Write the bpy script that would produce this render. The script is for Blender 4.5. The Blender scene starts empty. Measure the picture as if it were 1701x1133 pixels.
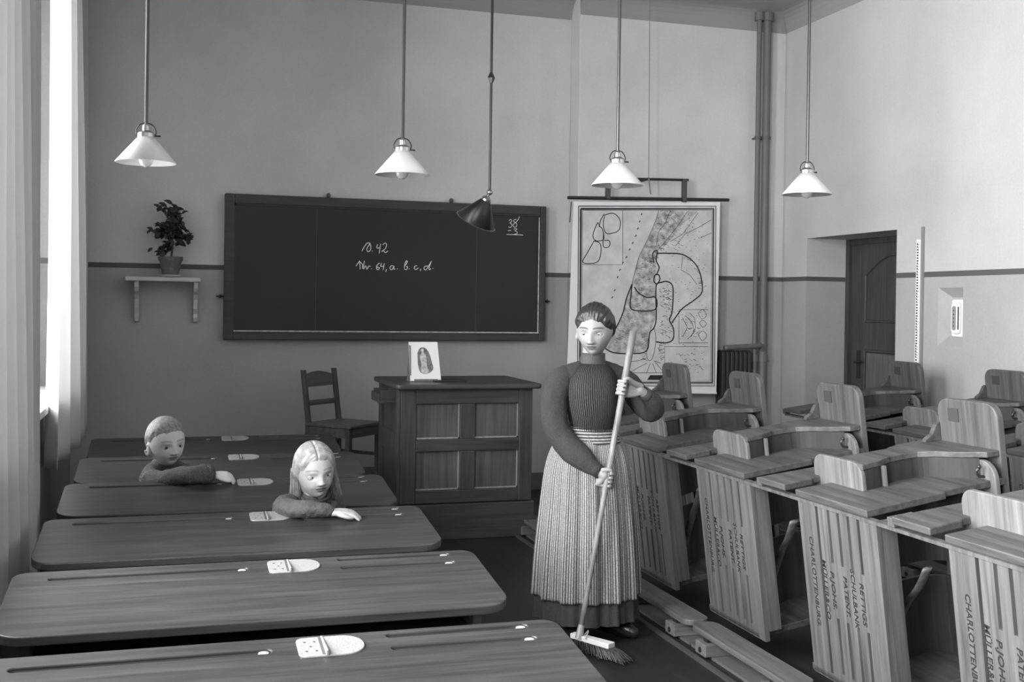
import bpy, bmesh, math, random
from mathutils import Vector, Matrix, Quaternion
from mathutils import noise as mnoise
random.seed(7)
PI = math.pi
scene = bpy.context.scene
COL = scene.collection

# ------------------------------------------------------------------ camera, light, exposure
def setup_camera():
    f, yaw, pit, rol, sy, H = 1851.23, .2964, -.0059, -.0140, -48.09, 1.56
    F = Vector((math.sin(yaw)*math.cos(pit), math.cos(yaw)*math.cos(pit), math.sin(pit)))
    R0 = Vector((math.cos(yaw), -math.sin(yaw), 0)); U0 = R0.cross(F)
    R = R0*math.cos(rol)-U0*math.sin(rol); U = U0*math.cos(rol)+R0*math.sin(rol)
    cam = bpy.data.cameras.new('camera'); o = bpy.data.objects.new('camera', cam); COL.objects.link(o)
    m = Matrix((R, U, -F)).transposed().to_4x4(); m.translation = (0, 0, H)
    o.matrix_world = m
    cam.sensor_width = 36; cam.sensor_fit = 'HORIZONTAL'; cam.lens = 36*f/1701; cam.shift_y = sy/1701
    cam.clip_start = .05; cam.clip_end = 100
    scene.camera = o
setup_camera()
w = bpy.data.worlds.new('sky'); scene.world = w; w.use_nodes = True
w.node_tree.nodes['Background'].inputs[0].default_value = (1, 1, 1, 1)
w.node_tree.nodes['Background'].inputs[1].default_value = 1.0
scene.view_settings.view_transform = 'Standard'; scene.view_settings.look = 'None'
scene.view_settings.gamma = 1; scene.view_settings.use_curve_mapping = False
scene.view_settings.exposure = 0.42
XL, XR, YB, YF, ZC = -.72, 5.2, 9.0, -2.6, 4.17       # left wall, right wall, blackboard wall, rear wall, ceiling
WINS = [(5.75, 8.32, 120), (2.3, 4.9, 500), (-1.1, 1.5, 650)]      # window openings in the left wall (y0, y1, daylight watts)
for (y0, y1, pw) in WINS:                                  # daylight of each window
    L = bpy.data.lights.new('window_daylight', 'AREA'); L.shape = 'RECTANGLE'
    L.size = 2.7; L.size_y = min(y1, 7.55)-y0-.1; L.energy = pw; L.spread = math.radians(150)
    o = bpy.data.objects.new('window_daylight', L); COL.objects.link(o)
    o.location = (XL-.62, (y0+min(y1, 7.55))/2, 2.35); o.rotation_euler = (0, -PI/2, 0)

# ------------------------------------------------------------------ materials (all grey: the photograph is monochrome)
MATS = {}
def newmat(name):
    m = bpy.data.materials.new(name); m.use_nodes = True
    b = m.node_tree.nodes['Principled BSDF']
    return m, m.node_tree.nodes, m.node_tree.links, b
def g(v): return (v, v, v, 1)
def plain(name, v, rough=.6, metal=0, bump=0, bscale=60, var=0, vscale=4, sheen=0, spec=.5):
    if name in MATS: return MATS[name]
    m, n, l, b = newmat(name)
    b.inputs['Base Color'].default_value = g(v); b.inputs['Roughness'].default_value = rough
    b.inputs['Metallic'].default_value = metal; b.inputs['Specular IOR Level'].default_value = spec
    tc = n.new('ShaderNodeTexCoord')
    if var:
        t = n.new('ShaderNodeTexNoise'); t.inputs['Scale'].default_value = vscale; t.inputs['Detail'].default_value = 6
        r = n.new('ShaderNodeValToRGB'); r.color_ramp.elements[0].position = .3; r.color_ramp.elements[1].position = .7
        r.color_ramp.elements[0].color = g(v*(1-var)); r.color_ramp.elements[1].color = g(min(1, v*(1+var)))
        l.new(tc.outputs['Object'], t.inputs['Vector']); l.new(t.outputs['Fac'], r.inputs['Fac']); l.new(r.outputs['Color'], b.inputs['Base Color'])
    if bump:
        t = n.new('ShaderNodeTexNoise'); t.inputs['Scale'].default_value = bscale; t.inputs['Detail'].default_value = 4
        bp = n.new('ShaderNodeBump'); bp.inputs['Strength'].default_value = bump; bp.inputs['Distance'].default_value = .01
        l.new(tc.outputs['Object'], t.inputs['Vector']); l.new(t.outputs['Fac'], bp.inputs['Height']); l.new(bp.outputs['Normal'], b.inputs['Normal'])
    MATS[name] = m; return m
def wood(name, lo, hi, axis='x', rough=.45, scale=1.0, spec=.4):
    """grain runs along the given local axis"""
    if name in MATS: return MATS[name]
    m, n, l, b = newmat(name)
    tc = n.new('ShaderNodeTexCoord'); mp = n.new('ShaderNodeMapping')
    s = [26*scale]*3; s['xyz'.index(axis)] = 1.3*scale; mp.inputs['Scale'].default_value = s
    t = n.new('ShaderNodeTexNoise'); t.inputs['Scale'].default_value = 1.4; t.inputs['Detail'].default_value = 8; t.inputs['Roughness'].default_value = .65
    t.inputs['Distortion'].default_value = .25
    t2 = n.new('ShaderNodeTexNoise'); t2.inputs['Scale'].default_value = 2.2; t2.inputs['Detail'].default_value = 3
    r = n.new('ShaderNodeValToRGB'); r.color_ramp.elements[0].position = .32; r.color_ramp.elements[1].position = .68
    r.color_ramp.elements[0].color = g(lo); r.color_ramp.elements[1].color = g(hi)
    mx = n.new('ShaderNodeMix'); mx.data_type = 'RGBA'; mx.blend_type = 'MULTIPLY'; mx.inputs['Factor'].default_value = .55
    r2 = n.new('ShaderNodeValToRGB'); r2.color_ramp.elements[0].color = g(.55); r2.color_ramp.elements[1].color = g(1); r2.color_ramp.elements[0].position = .3; r2.color_ramp.elements[1].position = .7
    l.new(tc.outputs['Object'], mp.inputs['Vector']); l.new(mp.outputs['Vector'], t.inputs['Vector']); l.new(tc.outputs['Object'], t2.inputs['Vector'])
    l.new(t.outputs['Fac'], r.inputs['Fac']); l.new(t2.outputs['Fac'], r2.inputs['Fac'])
    l.new(r.outputs['Color'], mx.inputs['A']); l.new(r2.outputs['Color'], mx.inputs['B']); l.new(mx.outputs['Result'], b.inputs['Base Color'])
    bp = n.new('ShaderNodeBump'); bp.inputs['Strength'].default_value = .12; bp.inputs['Distance'].default_value = .004
    l.new(t.outputs['Fac'], bp.inputs['Height']); l.new(bp.outputs['Normal'], b.inputs['Normal'])
    b.inputs['Roughness'].default_value = rough; b.inputs['Specular IOR Level'].default_value = spec
    MATS[name] = m; return m
def wall_mat(name, up, low, zsplit=1.82):
    """two paints: lighter above the rail, slightly darker dado below, mottled plaster"""
    m, n, l, b = newmat(name)
    tc = n.new('ShaderNodeTexCoord'); sp = n.new('ShaderNodeSeparateXYZ'); l.new(tc.outputs['Object'], sp.inputs[0])
    gt = n.new('ShaderNodeMath'); gt.operation = 'GREATER_THAN'; gt.inputs[1].default_value = zsplit; l.new(sp.outputs['Z'], gt.inputs[0])
    mx = n.new('ShaderNodeMix'); mx.data_type = 'RGBA'; mx.inputs['A'].default_value = g(low); mx.inputs['B'].default_value = g(up); l.new(gt.outputs[0], mx.inputs['Factor'])
    t = n.new('ShaderNodeTexNoise'); t.inputs['Scale'].default_value = 1.1; t.inputs['Detail'].default_value = 7; t.inputs['Roughness'].default_value = .6
    t3 = n.new('ShaderNodeTexNoise'); t3.inputs['Scale'].default_value = 60; t3.inputs['Detail'].default_value = 3
    l.new(tc.outputs['Object'], t.inputs['Vector']); l.new(tc.outputs['Object'], t3.inputs['Vector'])
    ad = n.new('ShaderNodeMath'); ad.operation = 'MULTIPLY_ADD'; ad.inputs[1].default_value = .35; l.new(t3.outputs['Fac'], ad.inputs[0]); l.new(t.outputs['Fac'], ad.inputs[2])
    r = n.new('ShaderNodeValToRGB'); r.color_ramp.elements[0].position = .45; r.color_ramp.elements[0].color = g(.82); r.color_ramp.elements[1].position = .9; r.color_ramp.elements[1].color = g(1.0)
    l.new(ad.outputs[0], r.inputs['Fac'])
    mm = n.new('ShaderNodeMix'); mm.data_type = 'RGBA'; mm.blend_type = 'MULTIPLY'; mm.inputs['Factor'].default_value = 1
    l.new(mx.outputs['Result'], mm.inputs['A']); l.new(r.outputs['Color'], mm.inputs['B']); l.new(mm.outputs['Result'], b.inputs['Base Color'])
    bp = n.new('ShaderNodeBump'); bp.inputs['Strength'].default_value = .15; bp.inputs['Distance'].default_value = .004
    l.new(t3.outputs['Fac'], bp.inputs['Height']); l.new(bp.outputs['Normal'], b.inputs['Normal'])
    b.inputs['Roughness'].default_value = .8; b.inputs['Specular IOR Level'].default_value = .25
    return m
def stripes(name, a, bcol, freq, duty=.5, rough=.85, axis=0, noisy=.15, f2=0, bump=.0):
    """stripes along UV u (axis 0) or v (axis 1)"""
    m, n, l, b = newmat(name)
    uv = n.new('ShaderNodeUVMap'); sp = n.new('ShaderNodeSeparateXYZ'); l.new(uv.outputs[0], sp.inputs[0])
    mu = n.new('ShaderNodeMath'); mu.operation = 'MULTIPLY'; mu.inputs[1].default_value = freq; l.new(sp.outputs[axis], mu.inputs[0])
    fr = n.new('ShaderNodeMath'); fr.operation = 'FRACT'; l.new(mu.outputs[0], fr.inputs[0])
    r = n.new('ShaderNodeValToRGB'); e = r.color_ramp.elements
    e[0].position = duty-.06; e[0].color = g(a); e[1].position = duty+.06; e[1].color = g(bcol)
    e2 = r.color_ramp.elements.new(.97); e2.color = g(bcol); e3 = r.color_ramp.elements.new(1.0); e3.color = g(a)
    l.new(fr.outputs[0], r.inputs['Fac'])
    tc = n.new('ShaderNodeTexCoord'); t = n.new('ShaderNodeTexNoise'); t.inputs['Scale'].default_value = 180; l.new(tc.outputs['Object'], t.inputs['Vector'])
    r2 = n.new('ShaderNodeValToRGB'); r2.color_ramp.elements[0].color = g(1-noisy*2); r2.color_ramp.elements[1].color = g(1); r2.color_ramp.elements[0].position = .35; r2.color_ramp.elements[1].position = .65
    l.new(t.outputs['Fac'], r2.inputs['Fac'])
    mm = n.new('ShaderNodeMix'); mm.data_type = 'RGBA'; mm.blend_type = 'MULTIPLY'; mm.inputs['Factor'].default_value = 1
    l.new(r.outputs['Color'], mm.inputs['A']); l.new(r2.outputs['Color'], mm.inputs['B']); l.new(mm.outputs['Result'], b.inputs['Base Color'])
    b.inputs['Roughness'].default_value = rough; b.inputs['Specular IOR Level'].default_value = .15
    return m

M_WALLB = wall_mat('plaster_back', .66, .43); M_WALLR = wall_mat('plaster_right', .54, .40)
M_CEIL = plain('ceiling_paint', .30, .9, bump=.1)
M_RAIL = plain('rail_stripe_paint', .09, .7)
M_FLOOR = wood('floor_boards', .011, .022, 'y', .5, .5)
M_WOODL = wood('desk_wood_dark', .020, .056, 'x', .40)
M_WOODR = wood('bench_wood_along_x', .05, .12, 'x', .5)
M_WOODY = wood('bench_wood_along_y', .036, .105, 'y', .5)
M_WOODZ = wood('wood_along_z', .07, .18, 'z', .5)
M_WOODD = wood('teacher_desk_wood', .035, .085, 'z', .42)
M_WOODDX = wood('teacher_desk_wood_x', .035, .08, 'x', .4)
M_DARK = plain('dark_gap_wood', .012, .8)
M_SLATE = plain('blackboard_paint', .012, .5, var=.25, vscale=2, bump=.1, bscale=25)
M_FRAME = wood('board_frame_wood', .04, .07, 'x', .5)
M_CHALK = plain('chalk', .85, .95)
M_METAL = plain('pale_metal', .30, .45, .3, bump=.2, bscale=120)
M_BRASS = plain('aged_lamp_metal', .09, .35, .8)
M_BRIGHTMETAL = plain('bright_lamp_metal', .45, .3, .9)
M_BLACK = plain('black_iron', .015, .45)
M_PAPER = plain('paper', .80, .8); M_PAPER2 = plain('map_paper', .58, .8, var=.12, vscale=9)
M_INK = plain('map_ink', .02, .8); M_GREY = plain('map_tint', .30, .8, var=.35, vscale=40)
M_WHITE = plain('white_paint', .75, .5)

# ------------------------------------------------------------------ mesh helpers
def tag(o, label=None, cat=None, group=None, kind=None):
    if label: o['label'] = label
    if cat: o['category'] = cat
    if group: o['group'] = group
    if kind: o['kind'] = kind
    return o
def thing(name, label, cat, loc=(0, 0, 0), rotz=0, group=None):
    o = bpy.data.objects.new(name, None); COL.objects.link(o); o.location = loc; o.rotation_euler = (0, 0, rotz)
    o.empty_display_size = .1
    return tag(o, label, cat, group)
def obj(name, bm, mat, parent=None, smooth=False, bevel=0, seg=2):
    me = bpy.data.meshes.new(name)
    bmesh.ops.recalc_face_normals(bm, faces=bm.faces)
    bm.to_mesh(me); bm.free()
    if smooth:
        for p in me.polygons: p.use_smooth = True
    for m_ in (mat if isinstance(mat, (list, tuple)) else [mat]): me.materials.append(m_)
    o = bpy.data.objects.new(name, me); COL.objects.link(o)
    if parent: o.parent = parent
    if bevel:
        md = o.modifiers.new('bevel', 'BEVEL'); md.width = bevel; md.segments = seg; md.limit_method = 'ANGLE'; md.angle_limit = math.radians(40)
    return o
def box(bm, x0, x1, y0, y1, z0, z1, mi=0):
    vs = [bm.verts.new(p) for p in [(x0, y0, z0), (x1, y0, z0), (x1, y1, z0), (x0, y1, z0), (x0, y0, z1), (x1, y0, z1), (x1, y1, z1), (x0, y1, z1)]]
    for q in [(0, 3, 2, 1), (4, 5, 6, 7), (0, 1, 5, 4), (1, 2, 6, 5), (2, 3, 7, 6), (3, 0, 4, 7)]:
        f = bm.faces.new([vs[i] for i in q]); f.material_index = mi
def B(*boxes):
    bm = bmesh.new()
    for b in boxes: box(bm, *b)
    return bm
def struct(name, bm, mat, **k):
    o = obj(name, bm, mat, **k); o['kind'] = 'structure'; return o
def prism(bm, poly, a0, a1, fn):
    """poly: 2D points; fn(u, v, a) -> 3D"""
    n = len(poly)
    lo = [bm.verts.new(fn(u, v, a0)) for u, v in poly]; hi = [bm.verts.new(fn(u, v, a1)) for u, v in poly]
    bm.faces.new(lo[::-1]); bm.faces.new(hi)
    for i in range(n):
        j = (i+1) % n; bm.faces.new([lo[i], lo[j], hi[j], hi[i]])
def rrect(x0, x1, y0, y1, r, n=6):
    """rounded rectangle; r = (r00, r10, r11, r01)"""
    if not isinstance(r, (tuple, list)): r = (r,)*4
    pts = []
    for (cx, cy, rr, a) in [(x0, y0, r[0], PI), (x1, y0, r[1], 1.5*PI), (x1, y1, r[2], 0), (x0, y1, r[3], .5*PI)]:
        sx = 1 if cx == x0 else -1; sy = 1 if cy == y0 else -1
        if rr <= 0: pts.append((cx, cy)); continue
        for i in range(n+1):
            t = a+i*PI/2/n; pts.append((cx+sx*rr+rr*math.cos(t), cy+sy*rr+rr*math.sin(t)))
    return pts
def catmull(pts, k=6):
    P = [Vector(p) for p in pts]
    if len(P) < 3: return P
    out = []
    for i in range(len(P)-1):
        p0 = P[max(i-1, 0)]; p1 = P[i]; p2 = P[i+1]; p3 = P[min(i+2, len(P)-1)]
        for j in range(k):
            t = j/k
            out.append(.5*((2*p1)+(-p0+p2)*t+(2*p0-5*p1+4*p2-p3)*t*t+(-p0+3*p1-3*p2+p3)*t**3))
    out.append(P[-1]); return out
def tube(bm, pts, rad, seg=8, cap=True, mi=0, flat=None):
    """tube through pts (Vectors); rad scalar or list; flat: (axis vector, factor) squashes cross-section"""
    P = [Vector(p) for p in pts]; n = len(P)
    R = [rad]*n if not isinstance(rad, (list, tuple)) else rad
    rings = []; up = None
    for i in range(n):
        d = (P[min(i+1, n-1)]-P[max(i-1, 0)]).normalized()
        if up is None:
            up = Vector((0, 0, 1)) if abs(d.z) < .9 else Vector((1, 0, 0))
        a = (up-d*up.dot(d)).normalized(); b = d.cross(a); up = a
        ring = []
        for k in range(seg):
            t = 2*PI*k/seg; o = a*math.cos(t)*R[i]+b*math.sin(t)*R[i]
            if flat: fa = flat[0].normalized(); o = o-fa*o.dot(fa)*(1-flat[1])
            ring.append(bm.verts.new(P[i]+o))
        rings.append(ring)
    for i in range(n-1):
        for k in range(seg):
            f = bm.faces.new([rings[i][k], rings[i][(k+1) % seg], rings[i+1][(k+1) % seg], rings[i+1][k]]); f.material_index = mi
    if cap:
        f = bm.faces.new(rings[0][::-1]); f.material_index = mi; f = bm.faces.new(rings[-1]); f.material_index = mi
def cap_tube(bm, pts, rad, seg=12, k=5):
    """smooth tube with rounded ends and interpolated radii"""
    n = len(pts); R = list(rad)
    P4 = [Vector((*p, r)) for p, r in zip(pts, R)]
    out = []
    for i in range(n-1):
        p0 = P4[max(i-1, 0)]; p1 = P4[i]; p2 = P4[i+1]; p3 = P4[min(i+2, n-1)]
        for j in range(k):
            t = j/k; out.append(.5*((2*p1)+(-p0+p2)*t+(2*p0-5*p1+4*p2-p3)*t*t+(-p0+3*p1-3*p2+p3)*t**3))
    out.append(P4[-1])
    P = [Vector(q[:3]) for q in out]; R = [q[3] for q in out]
    d0 = (P[0]-P[1]).normalized(); d1 = (P[-1]-P[-2]).normalized()
    pre = [(P[0]+d0*R[0]*c, R[0]*s) for c, s in ((.98, .18), (.85, .52), (.5, .86))]
    post = [(P[-1]+d1*R[-1]*c, R[-1]*s) for c, s in ((.5, .86), (.85, .52), (.98, .18))]
    PP = [p for p, _ in pre]+P+[p for p, _ in post]; RR = [r for _, r in pre]+R+[r for _, r in post]
    tube(bm, PP, RR, seg)
def lathe(bm, prof, c=(0, 0, 0), seg=32, mi=0, M=None):
    rings = []
    for r, z in prof:
        ring = []
        for k in range(seg):
            t = 2*PI*k/seg; p = Vector((r*math.cos(t), r*math.sin(t), z))
            if M: p = M @ p
            ring.append(bm.verts.new(p+Vector(c)))
        rings.append(ring)
    for i in range(len(rings)-1):
        for k in range(seg):
            f = bm.faces.new([rings[i][k], rings[i][(k+1) % seg], rings[i+1][(k+1) % seg], rings[i+1][k]]); f.material_index = mi
    return rings
def ellipsoid(bm, c, r, M=None, u=20, v=14):
    res = bmesh.ops.create_uvsphere(bm, u_segments=u, v_segments=v, radius=1)
    for vt in res['verts']:
        p = Vector((vt.co.x*r[0], vt.co.y*r[1], vt.co.z*r[2]))
        if M: p = M @ p
        vt.co = p+Vector(c)
def evaluated(o):
    dg = bpy.context.evaluated_depsgraph_get(); dg.update()
    return bpy.data.meshes.new_from_object(o.evaluated_get(dg))
def text_mesh(s, size, extrude=.0006, align='CENTER', shear=0, offset=0):
    c = bpy.data.curves.new('t', 'FONT'); c.body = s; c.size = size; c.extrude = extrude; c.align_x = align; c.shear = shear; c.offset = offset
    c.resolution_u = 3
    o = bpy.data.objects.new('t', c); COL.objects.link(o)
    me = evaluated(o); bpy.data.objects.remove(o); return me
def copy_tree(o, parent=None):
    c = o.copy(); COL.objects.link(c); c.parent = parent
    for ch in list(o.children): copy_tree(ch, c)
    return c
def ribbon(bm, pts, wd, fn, y, th=.0008, mi=0):
    """flat stroke of width wd in an x-z plane at depth y (drawn line on a board or sheet)"""
    P = [Vector((p[0], p[1])) for p in pts]
    L = []; Rr = []
    for i in range(len(P)):
        d = (P[min(i+1, len(P)-1)]-P[max(i-1, 0)])
        if d.length < 1e-9: d = Vector((1, 0))
        d.normalize(); nn = Vector((-d.y, d.x))*wd/2
        L.append(P[i]+nn); Rr.append(P[i]-nn)
    vs = [(bm.verts.new((a.x, y-th, a.y)), bm.verts.new((b.x, y-th, b.y))) for a, b in zip(L, Rr)]
    for i in range(len(vs)-1):
        f = bm.faces.new([vs[i][0], vs[i+1][0], vs[i+1][1], vs[i][1]]); f.material_index = mi
def smooth2(s, k=4): return [(p.x, p.y) for p in catmull([(a, b, 0) for a, b in s], k)]

# traced line work (world x, z on the board, the map and the card)
CHALK=[[(1.459,1.982),(1.477,2.015),(1.501,2.047),(1.52,2.04),(1.498,2.0),(1.51,1.976),(1.53,2.0),(1.525,2.04),(1.514,2.049)],[(1.54,1.985),(1.545,1.982)],[(1.585,2.039),(1.579,2.01),(1.605,2.012)],[(1.609,2.043),(1.599,1.966)],[(1.627,2.035),(1.646,2.052),(1.659,2.036),(1.647,2.004),(1.618,1.982),(1.634,1.987),(1.65,1.973),(1.67,1.988)],[(1.412,1.859),(1.431,1.886),(1.442,1.898),(1.446,1.834)],[(1.445,1.891),(1.463,1.876),(1.468,1.838),(1.48,1.903)],[(1.475,1.835),(1.491,1.864),(1.501,1.835),(1.516,1.861),(1.528,1.857)],[(1.536,1.842),(1.541,1.839)],[(1.603,1.89),(1.584,1.871),(1.578,1.845),(1.592,1.834),(1.603,1.85),(1.584,1.853)],[(1.619,1.888),(1.613,1.862),(1.636,1.864)],[(1.642,1.887),(1.633,1.832)],[(1.66,1.839),(1.654,1.819)],[(1.72,1.866),(1.697,1.867),(1.689,1.846),(1.706,1.837),(1.722,1.866),(1.72,1.842),(1.732,1.844)],[(1.746,1.846),(1.751,1.843)],[(1.805,1.861),(1.831,1.901),(1.821,1.91),(1.808,1.874),(1.809,1.845),(1.825,1.841),(1.835,1.862),(1.82,1.865)],[(1.846,1.848),(1.851,1.845)],[(1.913,1.872),(1.895,1.87),(1.889,1.851),(1.907,1.843),(1.923,1.858)],[(1.945,1.849),(1.939,1.832)],[(2.003,1.873),(1.978,1.87),(1.97,1.851),(1.986,1.841),(2.006,1.869),(2.032,1.916),(2.013,1.86),(2.016,1.844),(2.029,1.854)],[(2.043,1.856),(2.048,1.853)],[(2.69,2.27),(2.707,2.281),(2.715,2.264),(2.699,2.251),(2.718,2.238),(2.707,2.214),(2.686,2.217)],[(2.756,2.282),(2.739,2.28),(2.732,2.265),(2.753,2.251),(2.76,2.233),(2.747,2.216),(2.729,2.225),(2.734,2.243),(2.755,2.261),(2.77,2.281),(2.782,2.307)],[(2.683,2.185),(2.71,2.19)],[(2.733,2.197),(2.748,2.206),(2.761,2.2),(2.745,2.186),(2.764,2.178),(2.759,2.161),(2.739,2.159)],[(2.671,2.154),(2.817,2.153)]]
MAP_THICK=[[(3.439,1.22),(3.521,1.18),(3.672,1.171),(3.823,1.195),(3.847,1.342),(3.886,1.388),(3.906,1.473),(3.899,1.674),(3.906,1.755),(3.945,1.772),(4.0,1.781),(4.051,1.747),(4.058,1.636),(4.049,1.515),(4.028,1.454),(4.066,1.383),(4.063,1.292),(3.998,1.262),(3.909,1.271)],[(3.68,1.751),(3.674,1.67),(3.67,1.56),(3.731,1.531),(3.894,1.543),(3.899,1.644),(3.816,1.643),(3.739,1.682),(3.702,1.731)],[(3.889,1.835),(3.879,1.784),(3.906,1.759),(3.934,1.796),(3.922,1.836),(3.889,1.835)],[(3.897,2.016),(3.985,2.019),(4.14,2.013),(4.253,1.944),(4.311,1.844),(4.329,1.702),(4.258,1.629),(4.148,1.556),(4.082,1.475),(4.05,1.43)],[(3.877,1.935),(3.865,2.015),(3.908,2.037),(3.898,1.956),(3.926,1.896),(3.9,1.835)],[(3.439,1.22),(3.466,1.29),(3.539,1.38),(3.602,1.51),(3.632,1.63),(3.68,1.751)],[(3.428,2.321),(3.503,2.339),(3.564,2.286),(3.558,2.206),(3.505,2.175),(3.441,2.172),(3.415,2.241),(3.428,2.321)],[(3.366,2.259),(3.339,2.199),(3.325,2.139),(3.357,2.104),(3.421,2.122),(3.409,2.201),(3.387,2.224),(3.366,2.259)],[(3.336,2.104),(3.275,1.999),(3.238,1.929),(3.297,1.915),(3.371,1.933),(3.397,2.003),(3.39,2.082),(3.336,2.104)],[(3.42,2.172),(3.418,2.063),(3.469,2.06),(3.472,2.108),(3.425,2.111)],[(3.422,2.33),(3.393,2.28),(3.377,2.22)]]
MAP_THIN=[[(3.914,2.379),(3.889,2.298),(3.855,2.216),(3.808,2.114),(3.745,1.992),(3.714,1.891),(3.68,1.751)],[(3.847,1.342),(3.833,1.271),(3.824,1.151),(3.857,1.11),(3.889,1.171),(3.905,1.292),(3.89,1.382)],[(4.023,2.383),(3.981,2.281),(3.916,2.198),(3.896,2.077)],[(4.179,2.379),(4.114,2.285),(4.049,2.202),(3.962,2.099),(3.919,2.057)],[(4.28,2.373),(4.203,2.268),(4.138,2.185),(4.028,2.121)],[(4.404,2.316),(4.293,2.251),(4.16,2.186),(4.073,2.082)],[(4.406,2.204),(4.306,2.16)],[(4.141,2.003),(4.131,1.881),(4.21,1.842),(4.279,1.762)],[(3.825,1.09),(3.76,1.06),(3.685,1.02)],[(3.858,1.09),(3.826,1.01)],[(3.879,1.09),(3.914,1.009)],[(3.901,1.1),(3.979,1.019)],[(3.824,1.13),(3.737,1.11),(3.651,1.101)],[(3.89,1.11),(3.956,1.09)],[(3.238,1.904),(3.595,1.912),(3.588,2.366)],[(4.119,1.262),(4.115,1.546),(4.388,1.549)],[(4.119,1.262),(4.393,1.263)],[(3.992,0.928),(3.987,1.231),(4.393,1.232)],[(3.252,1.012),(3.991,1.009)],[(4.171,1.496),(4.239,1.436),(4.263,1.354),(4.197,1.293)],[(4.294,1.518),(4.338,1.549),(4.373,1.498),(4.328,1.467),(4.294,1.518)],[(4.306,1.436),(4.34,1.457),(4.374,1.427),(4.341,1.396),(4.306,1.436)],[(4.297,1.334),(4.341,1.365),(4.38,1.324),(4.336,1.283),(4.297,1.334)],[(4.149,1.475),(4.195,1.395),(4.152,1.313)],[(4.215,1.517),(4.261,1.476),(4.273,1.395),(4.23,1.313)]]
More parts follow.
